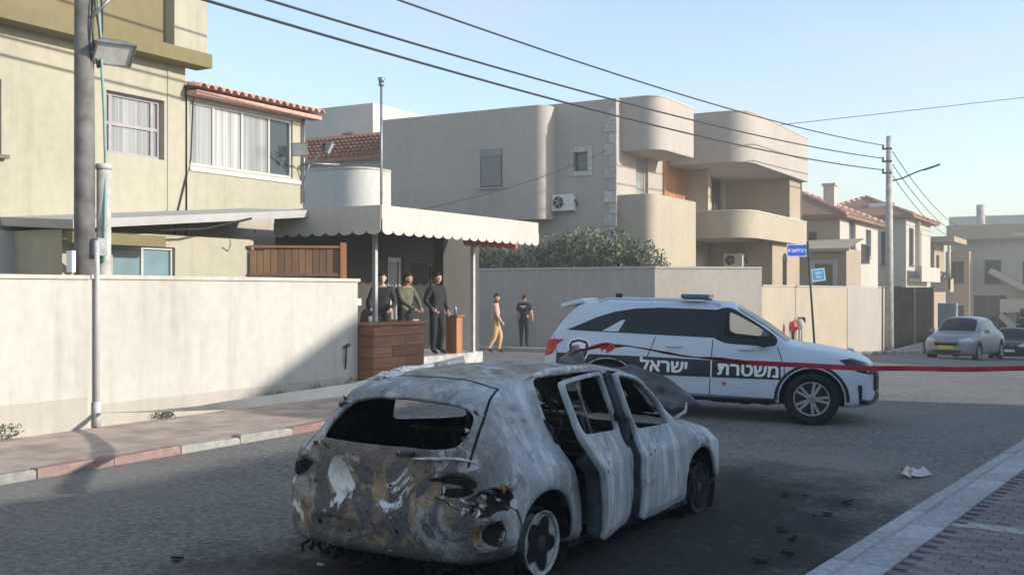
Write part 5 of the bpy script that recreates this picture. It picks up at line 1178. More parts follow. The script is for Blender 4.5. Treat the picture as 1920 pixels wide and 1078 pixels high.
dr = door(5, (2.06, -.86, 0), R(14), 'rear_door'); df = door(6, (3.2, -.86, 0), R(5.5), 'front_door')
for o_, pts in ((dr, [(1.22, .70), (1.33, .745)]), (df, [(2.22, .70), (2.34, .715)])):
    h = Vector(o_.location)
    for x_, z_ in pts:
        p = proj(bvb, (x_, z_), 'R', .003); b = MB(); b.lathe([(0, .001), (0, .014)], p-h, (0, -1, .15), 12); b.build('handle_hole', 'soot', o_, world=False)
p = [Vector(proj(bvb, (1.32+.1*(z_-.93), z_), 'R', -.03))-Vector(dr.location) for z_ in (.93, 1.1, 1.33)]; b = MB(); b.tube(p, .011, 6); b.build('window_divider', 'burnt', dr, world=False)
# inner door skins / sills / pillars
b = MB(); b.obox((2.09, -.80, .60), (.05, 0, 0), (0, .035, 0), (0, 0, .40)); b.obox((2.06, -.70, 1.16), (.045, 0, .0), (0, .03, -.0), (0, .075, .19)); b.build('centre_pillar', 'soot2', bc, world=False)
for y_ in (-.79, .79): b = MB(); b.box(1.15, 3.2, y_-.05, y_+.05, .14, .26); b.build('sill_beam', 'soot2', bc, world=False)
# raised and twisted bonnet
bn = MB(); bn.sm = True; NX, NY = 10, 26
ez = [(0, 1.40), (.05, 1.50), (.10, 1.47), (.15, 1.26), (.22, 1.18), (.34, 1.26), (.5, 1.31), (.65, 1.27), (.8, 1.17), (.92, 1.05), (1, .96)]
def lerp_t(tab, t):
    for (a, x), (c, y) in zip(tab, tab[1:]):
        if a <= t <= c: return x+(y-x)*(t-a)/(c-a)
    return tab[-1][1]
for j in range(NY+1):
    t = j/NY; y = .72-1.44*t; zf = lerp_t(ez, t)
    for i in range(NX+1):
        s = i/NX; x = 3.14+.62*s; zr = .97+.02*math.sin(t*9); z = zr+(zf-zr)*(s**.8)+.03*noise.noise(Vector((s*3, t*7, 2)))+.02*math.sin(s*3.1)
        bn.v.append(Vector((x-.05*noise.noise(Vector((t*6, 1, s))), y, z)))
for j in range(NY):
    for i in range(NX): a = j*(NX+1)+i; bn.face((a, a+NX+1, a+NX+2, a+1))
solid(bn.build('bonnet', ['burnt_dim', 'soot2'], bc, world=False), .022, 1)
b = MB(); b.box(3.30, 4.05, -.55, .55, .25, .62); b.box(3.4, 3.8, -.3, .25, .62, .74); b.tube([(3.35, -.6, .66), (3.35, .6, .66)], .05, 8); b.build('engine_block', 'soot', bc, world=False)
# roof: burnt, slightly sunken skin with ash heap at the back-left edge
b = MB(); rnd = random.Random(5)
for k in range(26):
    x_ = rnd.uniform(.62, 1.5); y_ = rnd.uniform(.30, .66); q = proj(bvb, (x_, y_), 'top', .01); b.obox(q, (rnd.uniform(.04, .12), rnd.uniform(-.03, .03), rnd.uniform(-.01, .02)), (rnd.uniform(-.02, .02), rnd.uniform(.02, .06), 0), (0, 0, rnd.uniform(.004, .014)))
b.build('ash_flakes', 'ash', bc, kind='stuff', world=False)
b = MB(); pr = [proj(bvb, (x_, -.60), 'top', .012) for x_ in (.9, 1.2, 1.5, 1.8)]; b.tube(pr, [.012, .03, .035, .02], 8); b.build('roof_ash_ridge', 'ash', bc, world=False)
# tailgate seam, tail-light cavities, bumper remains
seam(bvb, [[(.60, .58), (.59, .0), (.60, -.58)], [(.60, .58), (.3, .66), (.0, .74)], [(.60, -.58), (.3, -.66), (.0, -.74)]], 'top', 'soot', 'tailgate_gap', bc, .008, .003)
def blotch(c, rx, rz, view, off, mat, name, seed, n=18, thick=0, parent=bc):
    rd = random.Random(seed); pl_ = []
    for k in range(n):
        a = 2*math.pi*k/n; q = 1+.28*noise.noise(Vector((math.cos(a)*1.5, math.sin(a)*1.5, seed*1.7)))+rd.uniform(-.08, .08); pl_.append((c[0]+rx*q*math.cos(a), c[1]+rz*q*math.sin(a)))
    return patch(bvb, pl_, view, off, mat, name, parent, 2, thick)
patch(bvb, [(-.47, .765), (-.60, .79), (-.72, .785), (-.80, .76), (-.795, .72), (-.70, .705), (-.66, .73), (-.56, .735)], 'rear', .003, 'soot', 'tail_light_cavity', bc, 3)
patch(bvb, [(.62, .77), (.72, .785), (.81, .76), (.815, .69), (.76, .665), (.70, .70)], 'rear', .003, 'soot', 'tail_light_cavity', bc, 3)
blotch((.52, .665), .018, .018, 'rear', .004, 'soot2', 'badge_hole', 4, 12)
blotch((.13, .625), .20, .085, 'R', .003, 'soot', 'wing_burn_hole', 5, 22)
rnd = random.Random(31)
for k in range(16):
    q = proj(bvb, (rnd.uniform(-.02, .28), rnd.uniform(.555, .70)), 'R', .006); b = MB(); d = Vector((rnd.uniform(-1, 1), rnd.uniform(-.2, .2), rnd.uniform(-1, 1))).normalized()
    b.tube([q-d*.03, q+Vector((0, -rnd.uniform(0, .02), 0)), q+d*rnd.uniform(.02, .06)], [.006, rnd.uniform(.008, .02), .004], 5); b.build('charred_fitting', rnd.choice(['rust', 'ash', 'soot2', 'orange_rust', 'rust', 'soot']), bc, world=False)
blotch((.16, .415), .085, .075, 'R', .004, 'soot', 'bumper_corner_hole', 11, 9); blotch((.035, .42), .03, .085, 'R', .006, 'orange_rust', 'rusted_strip', 12, 11); blotch((.06, .44), .014, .05, 'R', .009, 'ash', 'ash_lump', 13, 9)
seam(bvb, [[(fx(q[0]), q[1]) for q in ((.16, .31), (.45, .31), (.49, .42), (.44, .54), (.36, .585))]], 'R', 'burnt_dim', 'bumper_corner_edge', bc, .006, .006)
for k, (c, r_) in enumerate((((.42, .40), .022), ((-.30, .42), .016), ((.1, .38), .014), ((-.2, .70), .012))): blotch(c, r_, r_, 'rear', .004, 'soot', 'bolt_hole', 20+k, 10)
b = MB(); rnd = random.Random(9)
for k in range(60):
    y_ = rnd.uniform(-.72, .72); x_ = -.02+.30*rnd.random()+.12*abs(y_); p = Vector((x_, y_, rnd.uniform(.20, .32))); pts = [p]
    for q in range(3): p = p+Vector((rnd.uniform(-.05, .05), rnd.uniform(-.09, .09), rnd.uniform(-.08, .01))); p.z = max(.01, p.z); pts.append(p)
    b.tube(pts, [rnd.uniform(.006, .02) for _ in pts], 5)
b.build('underbody_wreckage', 'soot', bc, kind='stuff', world=False)
b = MB(); b.tube([(.06, .7, .30), (-.04, .3, .28), (-.05, -.2, .27), (.05, -.72, .29)], .04, 8); b.build('bumper_beam', 'rust', bc, world=False)
b = MB(); b.tube([(.30, .45, .16), (.16, .45, .16)], .05, 10); b.box(.3, .75, .2, .65, .12, .26); b.build('silencer', 'rust', bc, world=False)
b = MB(); b.tube([(.75, .8, .25), (.75, -.8, .25)], .05, 8); b.build('rear_axle', 'rust', bc, world=False)
b = MB(); q = [proj(bvb, (x_, z_), 'R', .01) for x_, z_ in ((4.02, .70), (4.12, .66), (4.20, .56), (4.10, .53), (4.03, .60))]; b.quad(*q); patch(bvb, [(3.98, .70), (4.12, .69), (4.22, .60), (4.18, .52), (4.06, .54)], 'R', .006, 'orange_rust', 'scorched_headlight', bc, 2, .01)
# torn strip along the rear window and hatch top
b = MB(); b.tube([proj(bvb, (-.34, .875), 'rear', .02), proj(bvb, (-.50, .885), 'rear', .02), proj(bvb, (-.66, .89), 'rear', .015), proj(bvb, (-.78, .87), 'rear', .01)], [.004, .012, .009, .004], 8); b.build('torn_trim', 'ash', bc, world=False)
b = MB(); b.tube([proj(bvb, (-.20, .90), 'rear', .012), proj(bvb, (-.33, .905), 'rear', .012)], .02, 6); b.build('wiper_motor', 'soot2', bc, world=False)
b = MB(); b.tube([Vector((3.16, -.72, .88)), Vector((3.25, -.80, .95)), Vector((3.27, -.80, 1.03))], [.02, .014, .006], 6); b.build('mirror_stub', 'ash', bc, world=False)
b = MB(); b.sm = True  # sagging sooty sheet, added to darken the view through the cabin
for j in range(13):
    t_ = j/12; y_ = .56-1.12*t_
    for i in range(9):
        q = i/8; x_ = 3.12-.58*q; z_ = .93+.43*q; sg = .16*math.sin(math.pi*q)*math.sin(math.pi*t_)+.03*noise.noise(Vector((q*4, t_*5, 3))); b.v.append(Vector((x_-sg*.6, y_*(1-.05*q), z_-sg)))
for j in range(12):
    for i in range(8):
        if noise.noise(Vector((i*.45, j*.45, 7))) > .28: continue
        a = j*9+i; b.face((a, a+1, a+10, a+9))
b.build('added_windscreen_sheet', 'soot', bc, world=False)
rnd = random.Random(77)
for k in range(14):  # torn metal tongues round the rear opening
    u_ = rnd.choice([(rnd.uniform(-.6, .6), .905), (rnd.uniform(-.62, .62), .895), (rnd.choice([-1, 1])*rnd.uniform(.58, .64), rnd.uniform(.95, 1.2))]); p_ = proj(bvb, u_, 'rear', .004); w_ = rnd.uniform(.015, .05); h_ = rnd.uniform(.015, .05); an = rnd.uniform(-.8, .8)
    b = MB(); d1 = Vector((0, math.cos(an), math.sin(an))); d2 = Vector((rnd.uniform(-.5, .2), -math.sin(an), math.cos(an))); b.quad(p_-d1*w_, p_+d1*w_*.6, p_+d1*w_*.3+d2*h_, p_-d1*w_*.5+d2*h_*.7+Vector((-.012, 0, 0)))
    solid(b.build('torn_flap', rnd.choice(['ash', 'burnt_dim', 'rust', 'soot2']), bc, world=False), .003)
# interior frames
for s in (1, -1):
    b = MB(); y_ = s*.36
    for q in (-.20, .20): b.tube([(2.45, y_+q, .36), (2.02, y_+q, .38), (1.80, y_+q, 1.02)], .018, 6)
    b.tube([(1.80, y_-.2, 1.02), (1.80, y_+.2, 1.02)], .018, 6); b.tube([(1.77, y_-.07, 1.02), (1.76, y_-.07, 1.20), (1.76, y_+.07, 1.20), (1.77, y_+.07, 1.02)], .012, 6)
    for k in range(5): z_ = .5+.1*k; x_ = 2.0-.2*(z_-.38)/.64; b.tube([(x_, y_-.2, z_), (x_, y_+.2, z_)], .007, 5)
    b.build('seat_frame', 'soot2', bc, world=False)
b = MB()
for q in (-.55, -.2, .2, .55): b.tube([(1.35, q, .40), (1.10, q, .92)], .016, 6)
b.tube([(1.10, -.6, .92), (1.10, .6, .92)], .02, 6); b.box(.85, 1.5, -.7, .7, .26, .38); b.build('rear_seat_frame', 'soot', bc, world=False)
b = MB(); b.tube([(3.0, -.75, .80), (3.0, .75, .80)], .05, 8); b.box(2.95, 3.2, -.7, .7, .5, .74); b.build('dashboard_beam', 'soot', bc, world=False)
b = MB(); c = Vector((2.72, .36, .80)); b.tube([c+Vector((.05*math.sin(a), .18*math.cos(a), .18*math.sin(a))) for a in [2*math.pi*k/20 for k in range(21)]], .011, 6); b.tube([c, (2.95, .36, .74)], .02, 6); b.build('steering_wheel', 'soot2', bc, world=False)
b = MB(); b.box(.30, 3.2, -.72, .72, .16, .20); b.build('floor_pan', 'soot', bc, world=False)
for x_ in (.75, 3.43):
    for s in (1, -1): b = MB(); b.lathe([(0, .001), (0, .37), (.30, .372)], (x_, s*.55, .26), (0, s, 0), 36); b.build('wheel_arch_liner', 'soot', bc, world=False)
# bare wheels: rims without tyres
def bare_wheel(x, y, z, rr, ashy):
    s = 1 if y > 0 else -1; ax = (0, s, 0); b = MB(); c = Vector((x, y, z))
    b.lathe([(-.20, rr*1.02), (-.20, rr*.93), (-.13, rr*.86), (-.06, rr*.86), (-.01, rr*1.0), (.0, rr*1.02), (.004, rr*.99), (-.012, rr*.93)], c, ax, 40); w_ = b.build('wheel', 'rim_ash' if ashy else 'soot2', bc, world=False)
    b = MB(); n = 64; ol = []
    for k in range(n):
        a = 2*math.pi*k/n; q = .70+.17*math.cos(5*a+.6)+.06*noise.noise(Vector((math.cos(a)*3, math.sin(a)*3, x))); ol.append((rr*q*math.cos(a), rr*q*math.sin(a)))
    b.lathe([(-.02, rr*.94), (-.035, rr*.70), (-.045, rr*.3), (-.045, .001)], c, ax, 40); b.build('rim', 'rim_ash' if ashy else 'soot2', w_, world=False)
    b = MB(); b.plate(ol, (c-Vector((0, s*.022, 0)), UX, UZ, Vector((0, s, 0))), .008); b.build('wheel_void', 'soot', w_, world=False)
    b = MB(); b.lathe([(-.02, .001), (-.012, .05), (-.03, .055)], c+Vector((0, s*.006, 0)), ax, 16); b.build('hub', 'soot2', w_, world=False)
    b = MB()
    for k in range(3): b.lathe([(-.19+.05*k, rr*1.05), (-.17+.05*k, rr*1.12), (-.15+.05*k, rr*1.05)], c, ax, 40)
    b.build('tyre_remains', 'char', w_, world=False)
for x_ in (.75, 3.43):
    for s in (1, -1): bare_wheel(x_, s*.86, .248, .222, x_ < 1)

# ------------------------------------------------------------------ parked cars far down the street
cst = [
 (.00, .66, .40, .52, .62, .72, .62, .73, .48, .74, -.12), (.06, .80, .32, .54, .70, .86, .72, .875, .58, .885, -.1), (.60, .86, .22, .52, .74, .94, .76, .97, .62, .985, -.03),
 (1.15, .875, .2, .52, .74, .94, .775, 1.25, .60, 1.31, 0), (1.5, .88, .2, .52, .74, .935, .78, 1.36, .60, 1.43, 0), (2.2, .88, .2, .52, .74, .93, .78, 1.385, .605, 1.455, 0), (2.65, .88, .2, .52, .74, .92, .78, 1.35, .60, 1.425, .02),
 (3.05, .88, .2, .52, .74, .91, .78, 1.12, .65, 1.19, .06), (3.32, .88, .2, .53, .74, .90, .78, .925, .70, .96, .08), (3.7, .88, .2, .55, .73, .87, .77, .895, .64, .925, .08), (4.25, .84, .22, .54, .68, .78, .72, .80, .56, .82, .14), (4.45, .72, .28, .50, .60, .66, .62, .67, .46, .675, .2)]
ctags = [(2, S_(6, 8, 8, 10), .03, -.005, 0), (2, S_(2, 4, 8, 10), .03, -.005, 0), (2, S_(3, 5, 7, 8), .03, -.006, 1), (2, S_(5, 8, 7, 8), .03, -.006, 1)]
cm = shell(cst, ctags, [(.85, .31, .36, .58), (3.5, .31, .36, .58)], ['paint_silver', 'trim', 'tint'], 1, (.03, .04)); cvb = bvh_of(cm)
def parked(label, loc, rot, paint, lamp, plate, sc=(1, 1, 1)):
    t = thing('parked_car', label, 'car', loc, rot, 'cars parked down the street'); t.scale = sc; ORG[t.name] = Vector()
    bme = split(cm, {0, 1}, 'body'); bme.materials.clear(); bme.materials.append(M[paint]); bme.materials.append(M['trim']); mobj('body', bme, t)
    mobj('windows', split(cm, {2}, 'windows'), t)
    for v_ in ('R', 'L'):
        patch(cvb, [(3.95, .74), (4.1, .79), (4.36, .72), (4.33, .63)], v_, .005, lamp, 'headlight', t, 2, .01)
        s = -1 if v_ == 'R' else 1; b = MB(); b.obox((2.95, s*.95, .97), (.05, 0, 0), (0, .085, 0), (0, 0, .06)); bevel(b.build('wing_mirror', paint, t, world=False), .02)
    patch(cvb, [(-.42, .64), (.42, .64), (.36, .53), (-.36, .53)], 'front', .006, 'trim', 'grille', t, 2, .01); patch(cvb, [(-.5, .40), (.5, .40), (.46, .31), (-.46, .31)], 'front', .006, 'trim', 'air_dam', t, 2, .01)
    pp = patch(cvb, [(-.26, .535), (.26, .535), (.26, .42), (-.26, .42)], 'front', .025, plate, 'number_plate', t, 2, .008)
    for x_ in (.85, 3.5):
        for s in (1, -1): wheel(t, x_, s*.87, .31, .31, .20, .2)
    return t
def ext(o): return o
parked('grey silver car parked facing the camera by the blue-grey cabinet', (-5.25, 49.0, G(-5.5, 47)), R(-101), 'paint_silver', 'lamp_glass', 'plate', (1.06, 1.12, 1.22))
parked('black car parked behind the silver car at the right edge', (-4.55, 55.8, G(-5, 53.5)), R(-90), 'paint_black', 'lamp_glass', 'sign_white')
# ------------------------------------------------------------------ people
def person(label, loc, yaw, J, cloth, hair='hair', skin='skin', sleeves='long', turn=0., build=1.13, hgt=1.0, tilt=0.):
    """J overrides joints (x right, y forward, z up). One continuous skinned body; hair is its child."""
    jt = dict(pelvis=(0,0,.95), spine=(0,.0,1.14), chest=(0,0,1.34), neck=(0,.0,1.47), head=(0,.02,1.54),
        shL=(-.185,0,1.40), elL=(-.23,-.02,1.12), wrL=(-.24,.05,.87), shR=(.185,0,1.40), elR=(.23,-.02,1.12), wrR=(.24,.05,.87),
        hpL=(-.09,0,.90), knL=(-.10,.02,.50), anL=(-.10,-.02,.09), toL=(-.11,.14,.035), hpR=(.09,0,.90), knR=(.10,.02,.50), anR=(.10,-.02,.09), toR=(.11,.14,.035))
    jt.update(J); rad = dict(pelvis=(.155,.12), spine=(.145,.11), chest=(.165,.115), neck=(.06,.06), head=(.055,.055), shL=(.075,.075), elL=(.052,.052), wrL=(.034,.03), hpL=(.095,.095), knL=(.068,.068), anL=(.045,.045), toL=(.04,.03))
    for k in ('sh','el','wr','hp','kn','an','to'): rad[k+'R'] = rad[k+'L']
    names = list(jt); ed = [('pelvis','spine'),('spine','chest'),('chest','neck'),('neck','head')]
    for s in 'LR': ed += [('chest','sh'+s),('sh'+s,'el'+s),('el'+s,'wr'+s),('pelvis','hp'+s),('hp'+s,'kn'+s),('kn'+s,'an'+s),('an'+s,'to'+s)]
    me = bpy.data.meshes.new('body'); me.from_pydata([jt[n] for n in names], [(names.index(a), names.index(c)) for a, c in ed], [])
    ob = bpy.data.objects.new('body', me); COL.objects.link(ob)
    ob.modifiers.new('skin', 'SKIN'); sv_ = me.skin_vertices[0].data
    for i, n in enumerate(names): sv_[i].radius = tuple(r_*build for r_ in rad[n]); sv_[i].use_root = (n == 'pelvis')
    sb = ob.modifiers.new('sub', 'SUBSURF'); sb.levels = sb.render_levels = 2
    dg = bpy.context.evaluated_depsgraph_get(); dg.update(); bmsh = bpy.data.meshes.new_from_object(ob.evaluated_get(dg)); bpy.data.objects.remove(ob)
    # materials by nearest bone: 0 skin 1 top 2 trousers 3 shoe
    zone = {}
    for a, c in ed:
        k = c[:2]; zone[(a, c)] = {'sp':1,'ch':1,'ne':1,'he':0,'sh':1,'el':1,'wr':1 if sleeves == 'long' else 0,'hp':2,'kn':2,'an':2,'to':3}[k]
    bm = bmesh.new(); bm.from_mesh(bmsh)
    def seg(p, a, c):
        d = c-a; t = max(0, min(1, (p-a).dot(d)/d.length_squared)); return (p-a-d*t).length
    for f in bm.faces:
        p = f.calc_center_median(); best = min(ed, key=lambda e: seg(p, Vector(jt[e[0]]), Vector(jt[e[1]]))); m = zone[best]
        if best == ('pelvis','spine') and p.z < .98: m = 2
        if best == ('chest','neck') and p.z > jt['neck'][2]+.015: m = 0
        if best[1][:2] == 'el' and sleeves == 'short' and (p-Vector(jt[best[1]])).length < .12: m = 0
        f.material_index = m; f.smooth = True
    # head with face
    hd = Vector(jt['head'])+Vector((0, .015, .10)); rot = Matrix.Rotation(turn, 3, 'Z')@Matrix.Rotation(tilt, 3, 'X'); b = MB(); nu, nv = 20, 14
    b.sm = True
    for j in range(nv+1):
        ph = math.pi*j/nv
        for i in range(nu):
            a = 2*math.pi*i/nu; v = Vector((.075*math.sin(ph)*math.cos(a), .095*math.sin(ph)*math.sin(a), .12*math.cos(ph)))
            if v.z < -.03: v.x *= 1-.28*(-.03-v.z)/.09; v.y = v.y*(1-.12*(-.03-v.z)/.09)+.012
            if v.y > .05 and abs(v.x) < .035: 
                if abs(v.z) < .018: v.y -= .008  # eye sockets
            b.v.append(hd+rot@v)
    for j in range(nv):
        for i in range(nu): b.face((j*nu+i, (j+1)*nu+i, (j+1)*nu+(i+1) % nu, j*nu+(i+1) % nu))
    def loc_(x, y, z): return hd+rot@Vector((x, y, z))
    b.tube([loc_(0, .088, .012), loc_(0, .108, -.022), loc_(0, .092, -.034)], [.006, .013, .009], 6)
    for s in (-1, 1): b.ball(loc_(s*.077, -.005, -.005), .012, .02, .032, 8, 6)
    b.mi = 4; b.tube([loc_(-.022, .086, -.062), loc_(0, .091, -.060), loc_(.022, .086, -.062)], .004, 5)
    for s in (-1, 1): b.ball(loc_(s*.030, .079, .006), .010, .006, .006, 6, 5)
    # hands: palm and five fingers
    for s, sd in (('L', -1), ('R', 1)):
        wv = Vector(jt['wr'+s]); d = (wv-Vector(jt['el'+s])).normalized(); sidev = Vector((0, 1, 0))-d*d.y
        sidev = sidev.normalized() if sidev.length > .1 else Vector((1, 0, 0)); nrm = d.cross(sidev)
        b.mi = 0; b.tube([wv-d*.02, wv+d*.03, wv+d*.085], [.028, .038, .036], 8)
        for k in range(4):
            o_ = wv+d*.075+sidev*(.026-.0175*k); L_ = (.066, .074, .068, .052)[k]; cu = nrm*(-sd)*.018
            b.tube([o_, o_+d*L_*.5, o_+d*L_*.85+cu, o_+d*L_+cu*2.2], [.0095, .009, .008, .006], 6)
        o_ = wv+d*.025+sidev*.03; b.tube([o_, o_+sidev*.025+d*.03, o_+sidev*.03+d*.06], [.012, .010, .007], 6)
    hme = b.mesh('tmp', [skin]); bm2 = bmesh.new(); bm2.from_mesh(hme)
    tmp = bpy.data.meshes.new('t2'); bm.to_mesh(tmp); bm.free(); bm = bmesh.new(); bm.from_mesh(tmp); bm.from_mesh(hme)
    fin = bpy.data.meshes.new('person'); bm.to_mesh(fin); bm.free(); bm2.free()
    for m in (skin, cloth[0], cloth[1], cloth[2] if len(cloth) > 2 else 'shoe', 'hair'): fin.materials.append(M[m])
    o = bpy.data.objects.new('person', fin); COL.objects.link(o); o.location = loc; o.rotation_euler = (0, 0, yaw); o.scale = (hgt,)*3; ORG[o.name] = Vector(); setp(o, label, 'person')
    hb_ = MB(); hb_.sm = True
    for j in range(8):
        ph = math.pi*.56*j/7
        for i in range(nu):
            a = 2*math.pi*i/nu; low = 1.0 if math.sin(a) < .3 else .70; p_ = ph*low
            v = Vector((.079*math.sin(p_)*math.cos(a), .099*math.sin(p_)*math.sin(a)-.003, .125*math.cos(p_)+.001)); hb_.v.append(hd+rot@v)
    for j in range(7):
        for i in range(nu): hb_.face((j*nu+i, (j+1)*nu+i, (j+1)*nu+(i+1) % nu, j*nu+(i+1) % nu))
    hb_.build('hair', hair, o, world=False)
    return o
TOCAM = lambda x, y: math.atan2(-x, y)  # yaw that turns the front (+y) away from camera
DK = .62
person('man in dark jacket and grey shirt leaning behind the wooden counter by the white post', (-13.28, 17.67, DK), R(-150), dict(elL=(-.27,.06,1.13), wrL=(-.20,.28,1.0), elR=(.27,.06,1.13), wrR=(.2,.28,1.0)), ('c_dark', 'c_black'), turn=R(10), skin='skin_l', hgt=1.0)
person('man in olive shirt standing sideways with hands on the wooden counter', (-13.22, 18.38, DK), R(-105), dict(elL=(-.22,.16,1.17), wrL=(-.12,.38,1.0), elR=(.20,.14,1.17), wrR=(.10,.40,1.0), chest=(0,.04,1.34), neck=(0,.06,1.47), head=(0,.09,1.54)), ('c_olive', 'c_black'), turn=R(20))
person('man in black clothes standing in the shelter entrance beside the pedestal', (-13.02, 19.27, DK), R(-100), dict(elL=(-.25,.0,1.12), wrL=(-.20,.14,.92), elR=(.30,-.06,1.14), wrR=(.22,.10,.98), knL=(-.12,.06,.5), anL=(-.13,-.01,.09), toL=(-.15,.15,.035)), ('c_black', 'c_black'), turn=R(-15), skin='skin_l', hgt=1.01)
person('man in peach shirt and khaki trousers walking in the side street', (-16.75, 28.0, G(-16.7, 28)), R(-55), dict(knL=(-.10,.16,.52), anL=(-.10,.10,.09), toL=(-.11,.27,.04), knR=(.10,-.02,.50), anR=(.10,-.22,.12), toR=(.11,-.07,.05), elL=(-.24,-.08,1.13), wrL=(-.23,-.04,.88), elR=(.24,.02,1.12), wrR=(.22,.16,.92)), ('c_pink', 'c_khaki'), skin='skin', sleeves='short', turn=R(-15), hgt=1.03, tilt=R(-12), build=1.25)
pbk = person('person in black T-shirt with back to the camera behind the police car', (-16.9, 30.05, G(-16, 30)+.12), R(15), dict(elR=(.26,-.02,1.12), wrR=(.27,.08,.88)), ('c_black', 'c_black'), sleeves='short', hgt=.97)
b = MB()
for k, (wd, z) in enumerate(((.22, 1.36), (.12, 1.31))): b.box(-wd/2, wd/2, -.131, -.126, z, z+.022)
b.build('shirt_print', 'letter', pbk, world=False)

# ------------------------------------------------------------------ barrier tapes
def ribbon(name, label, pts, wd, mat, tw=None, thick=.002):
    b = MB(); pts = [Vector(p) for p in pts]; n = len(pts)
    for i, p in enumerate(pts):
        d = (pts[min(i+1, n-1)]-pts[max(i-1, 0)]).normalized(); up = (UZ-d*d.z).normalized(); sd = d.cross(up); a = tw[i] if tw else 0; q = up*math.cos(a)+sd*math.sin(a)
        ww = wd[i] if isinstance(wd, list) else wd; b.v += [p+q*ww/2, p-q*ww/2]
    for i in range(n-1): b.face((2*i, 2*i+1, 2*i+3, 2*i+2))
    o = b.build(name, mat, None, label, 'tape'); s = o.modifiers.new('solid', 'SOLIDIFY'); s.thickness = thick; return o
def campt(px, py, Z):
    a = (px-960)/2000; q = (545-py)/2000; return Vector(((.8660254*a-.5)*Z, (.5*a+.8660254)*Z, 2+q*Z))
def dense(keys, n=8):
    out_ = []
    for (a, za), (c, zc) in zip(keys, keys[1:]):
        for k in range(n): t = k/n; out_.append((a.lerp(c, t), za+(zc-za)*t))
    out_.append(keys[-1]); return out_
ks = [(campt(1052, 672, 9.3), 1.2), (campt(1085, 657, 9.6), .9), (campt(1135, 647, 9.9), .6), (campt(1175, 649, 10.1), 1.35), (campt(1290, 668, 10.6), 1.30), (campt(1370, 676, 10.9), .85), (campt(1450, 683, 11.1), .3), (campt(1640, 690.5, 11.5), .1), (campt(1780, 692, 11.7), .0), (campt(1930, 691, 11.9), .05), (campt(2250, 683, 12.3), .1)]
dd = dense(ks); ribbon('barrier_tape', 'red barrier tape stretched from the burnt car across the police SUV', [p+Vector((0, 0, .004*math.sin(i*.55))) for i, (p, a) in enumerate(dd)], .055, 'tape_red', [a+.10*math.sin(i*.8)+.06*math.sin(i*2.1) for i, (p, a) in enumerate(dd)])
kn_ = campt(1140, 651, 9.85); b = MB(); rnd = random.Random(3)
for k in range(5): a = k*.7; b.obox(kn_+Vector((rnd.uniform(-.06,.06), rnd.uniform(-.03,.03), rnd.uniform(-.03,.03))), (.035*math.cos(a), .014, .02*math.sin(a)), (0, .008, .008), (-.003, 0, .008))
b.build('tape_knot', 'tape_red', None, 'crumpled red tape knot above the raised burnt bonnet', 'tape')
stp = campt(2250, 683, 12.3); b = MB(); gz = .1; b.tube([(stp.x, stp.y, 0), (stp.x, stp.y, 2.4)], .04, 10); b.build('sign_post', 'steel', None, 'grey steel post holding the far end of the red tape', 'post')
ks = [(Vector((-12.46, 10.03, .29)), 1.5), (campt(290, 771, 13.9), 1.35), (campt(380, 765, 12.9), 1.0), (campt(450, 757, 12.2), .3), (campt(560, 743, 11.1), .1), (campt(660, 729, 10.2), 0), (bc.matrix_basis@Vector((1.9, .655, 1.40)), .1)]
dd = dense(ks); ribbon('barrier_tape', 'white barrier tape running from the wall conduit to the burnt car', [p for p, a in dd], .11, 'tape_white', [a for p, a in dd])

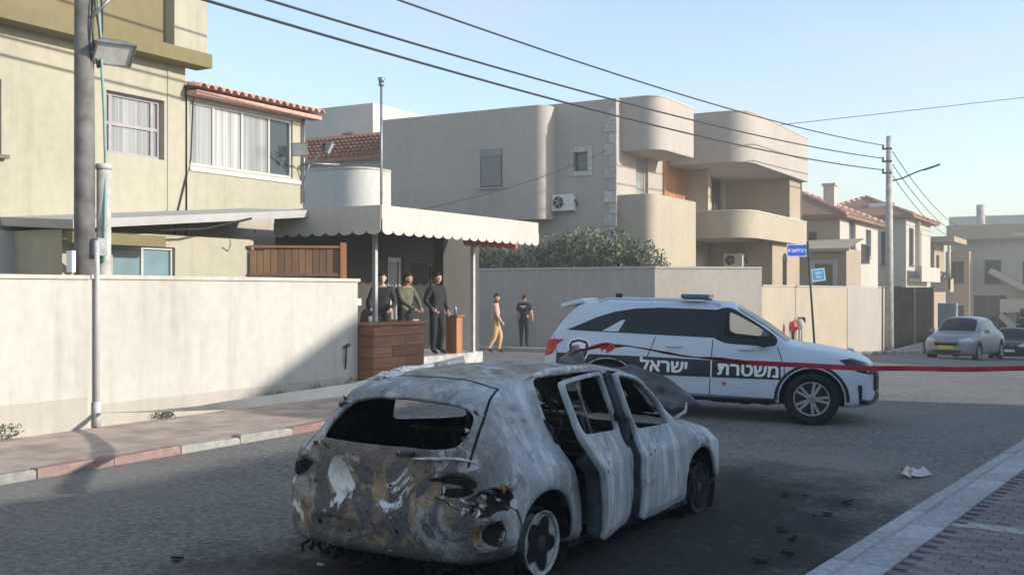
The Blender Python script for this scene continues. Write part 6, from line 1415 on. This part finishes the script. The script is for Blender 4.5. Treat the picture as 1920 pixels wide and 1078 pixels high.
# ------------------------------------------------------------------ litter, weeds, burnt fragments
lt = MB(); rnd = random.Random(12); c = Vector((-1.95, 12.1, .02))
for k in range(4):
    a = rnd.uniform(0, 3); u = Vector((math.cos(a), math.sin(a), rnd.uniform(-.1, .3)))*.10; v = Vector((-math.sin(a), math.cos(a), rnd.uniform(0, .5)))*.05; p = c+Vector((rnd.uniform(-.12,.12), rnd.uniform(-.06,.06), .03)); lt.quad(p-u-v, p+u-v, p+u*.9+v+Vector((0,0,.03)), p-u*.8+v)
o = lt.build('paper_litter', 'litter', None, 'crumpled pale paper litter in the gutter by the right kerb', 'litter'); o.modifiers.new('solid', 'SOLIDIFY').thickness = .003
rnd = random.Random(4); bcC = Vector((-3.9, 7.7, 0))
for k in range(30):
    if k < 15: p = Vector((rnd.uniform(-4.9, -2.9), rnd.uniform(4.9, 5.75), .004))
    elif k < 24: p = Vector((rnd.uniform(-2.95, -2.2), rnd.uniform(7.4, 11.2), .004))
    else: p = Vector((rnd.uniform(-6.4, -5.0), rnd.uniform(5.5, 8.2), .004))
    b = MB(); n = rnd.randint(5, 7); s = rnd.uniform(.02, .085); ol = [(s*rnd.uniform(.5, 1.2)*math.cos(2*math.pi*q/n), s*rnd.uniform(.4, 1)*math.sin(2*math.pi*q/n)) for q in range(n)]
    tl_ = Vector((rnd.uniform(-.3, .3), rnd.uniform(-.3, .3), 1)).normalized(); uu = tl_.orthogonal().normalized(); b.plate(ol, (p+Vector((0,0,s*.25)), uu, tl_.cross(uu), tl_), rnd.uniform(.004, .02))
    near_ = 'behind the burnt car' if k < 15 else ('by the right side of the burnt car' if k < 24 else 'left of the burnt car')
    b.build('burnt_fragment', ('ash' if rnd.random() < .1 else 'soot'), None, 'charred fragment lying on the road '+near_, 'fragment', 'burnt fragments '+near_)
wl = [((-12.47, 7.5), .13), ((-12.47, 8.6), .17), ((-12.45, 11.2), .10), ((-12.4, 13.6), .20), ((-12.35, 14.6), .22), ((-12.3, 15.4), .28), ((-12.47, 6.9), .12)]
wlab = ['small weed at the foot of the white wall left of the conduit', 'weed tuft at the wall foot just left of the conduit', 'tiny weed at the wall foot right of the conduit', 'weed tuft under the white tape', 'second weed tuft under the white tape, nearer the counter', 'tallest weed tuft at the wall end by the counter', 'tiny weed at the far left foot of the white wall']
for (xy, s), lb_ in list(zip(wl, wlab))[1:6]:
    t = thing('weed', lb_, 'weed', (xy[0], xy[1], .085), group='weeds along the white wall'); leaf_cloud((xy[0], xy[1], .11+s*.5), (.10+s*.3, .15+s*.5, s*.6), 130, .035, int(s*1000)).build('leaves', ['leaf_d', 'leaf'], t); b = MB(); b.tube([(xy[0], xy[1], .10), (xy[0], xy[1], .11+s)], .004, 5); b.build('stem', 'twig', t)
b = MB(); b.tube([(-12.535, 15.55, .55), (-12.50, 15.52, .75), (-12.51, 15.56, 1.0)], [.012, .02, .012], 6); b.obox((-12.50, 15.55, .98), (.03, 0, .0), (0, .06, .02), (0, 0, .02)); b.build('wall_tap', 'dsteel', None, 'dark tap pipe fixed to the white wall near the counter', 'tap')

# ------------------------------------------------------------------ thin volume added to lift the blacks and warm the shade
hz = MB(); hz.box(-130, 60, -40, 180, -9, 30); hm_ = bpy.data.materials.new('added_haze'); hm_.use_nodes = True; ht = hm_.node_tree; ht.nodes.clear()
pv = ht.nodes.new('ShaderNodeVolumePrincipled'); pv.inputs['Color'].default_value = (.98, .94, .86, 1); pv.inputs['Density'].default_value = .0028; pv.inputs['Anisotropy'].default_value = .2
ho = ht.nodes.new('ShaderNodeOutputMaterial'); ht.links.new(pv.outputs[0], ho.inputs['Volume'])
hz.build('added_haze', hm_, None, kind='stuff')
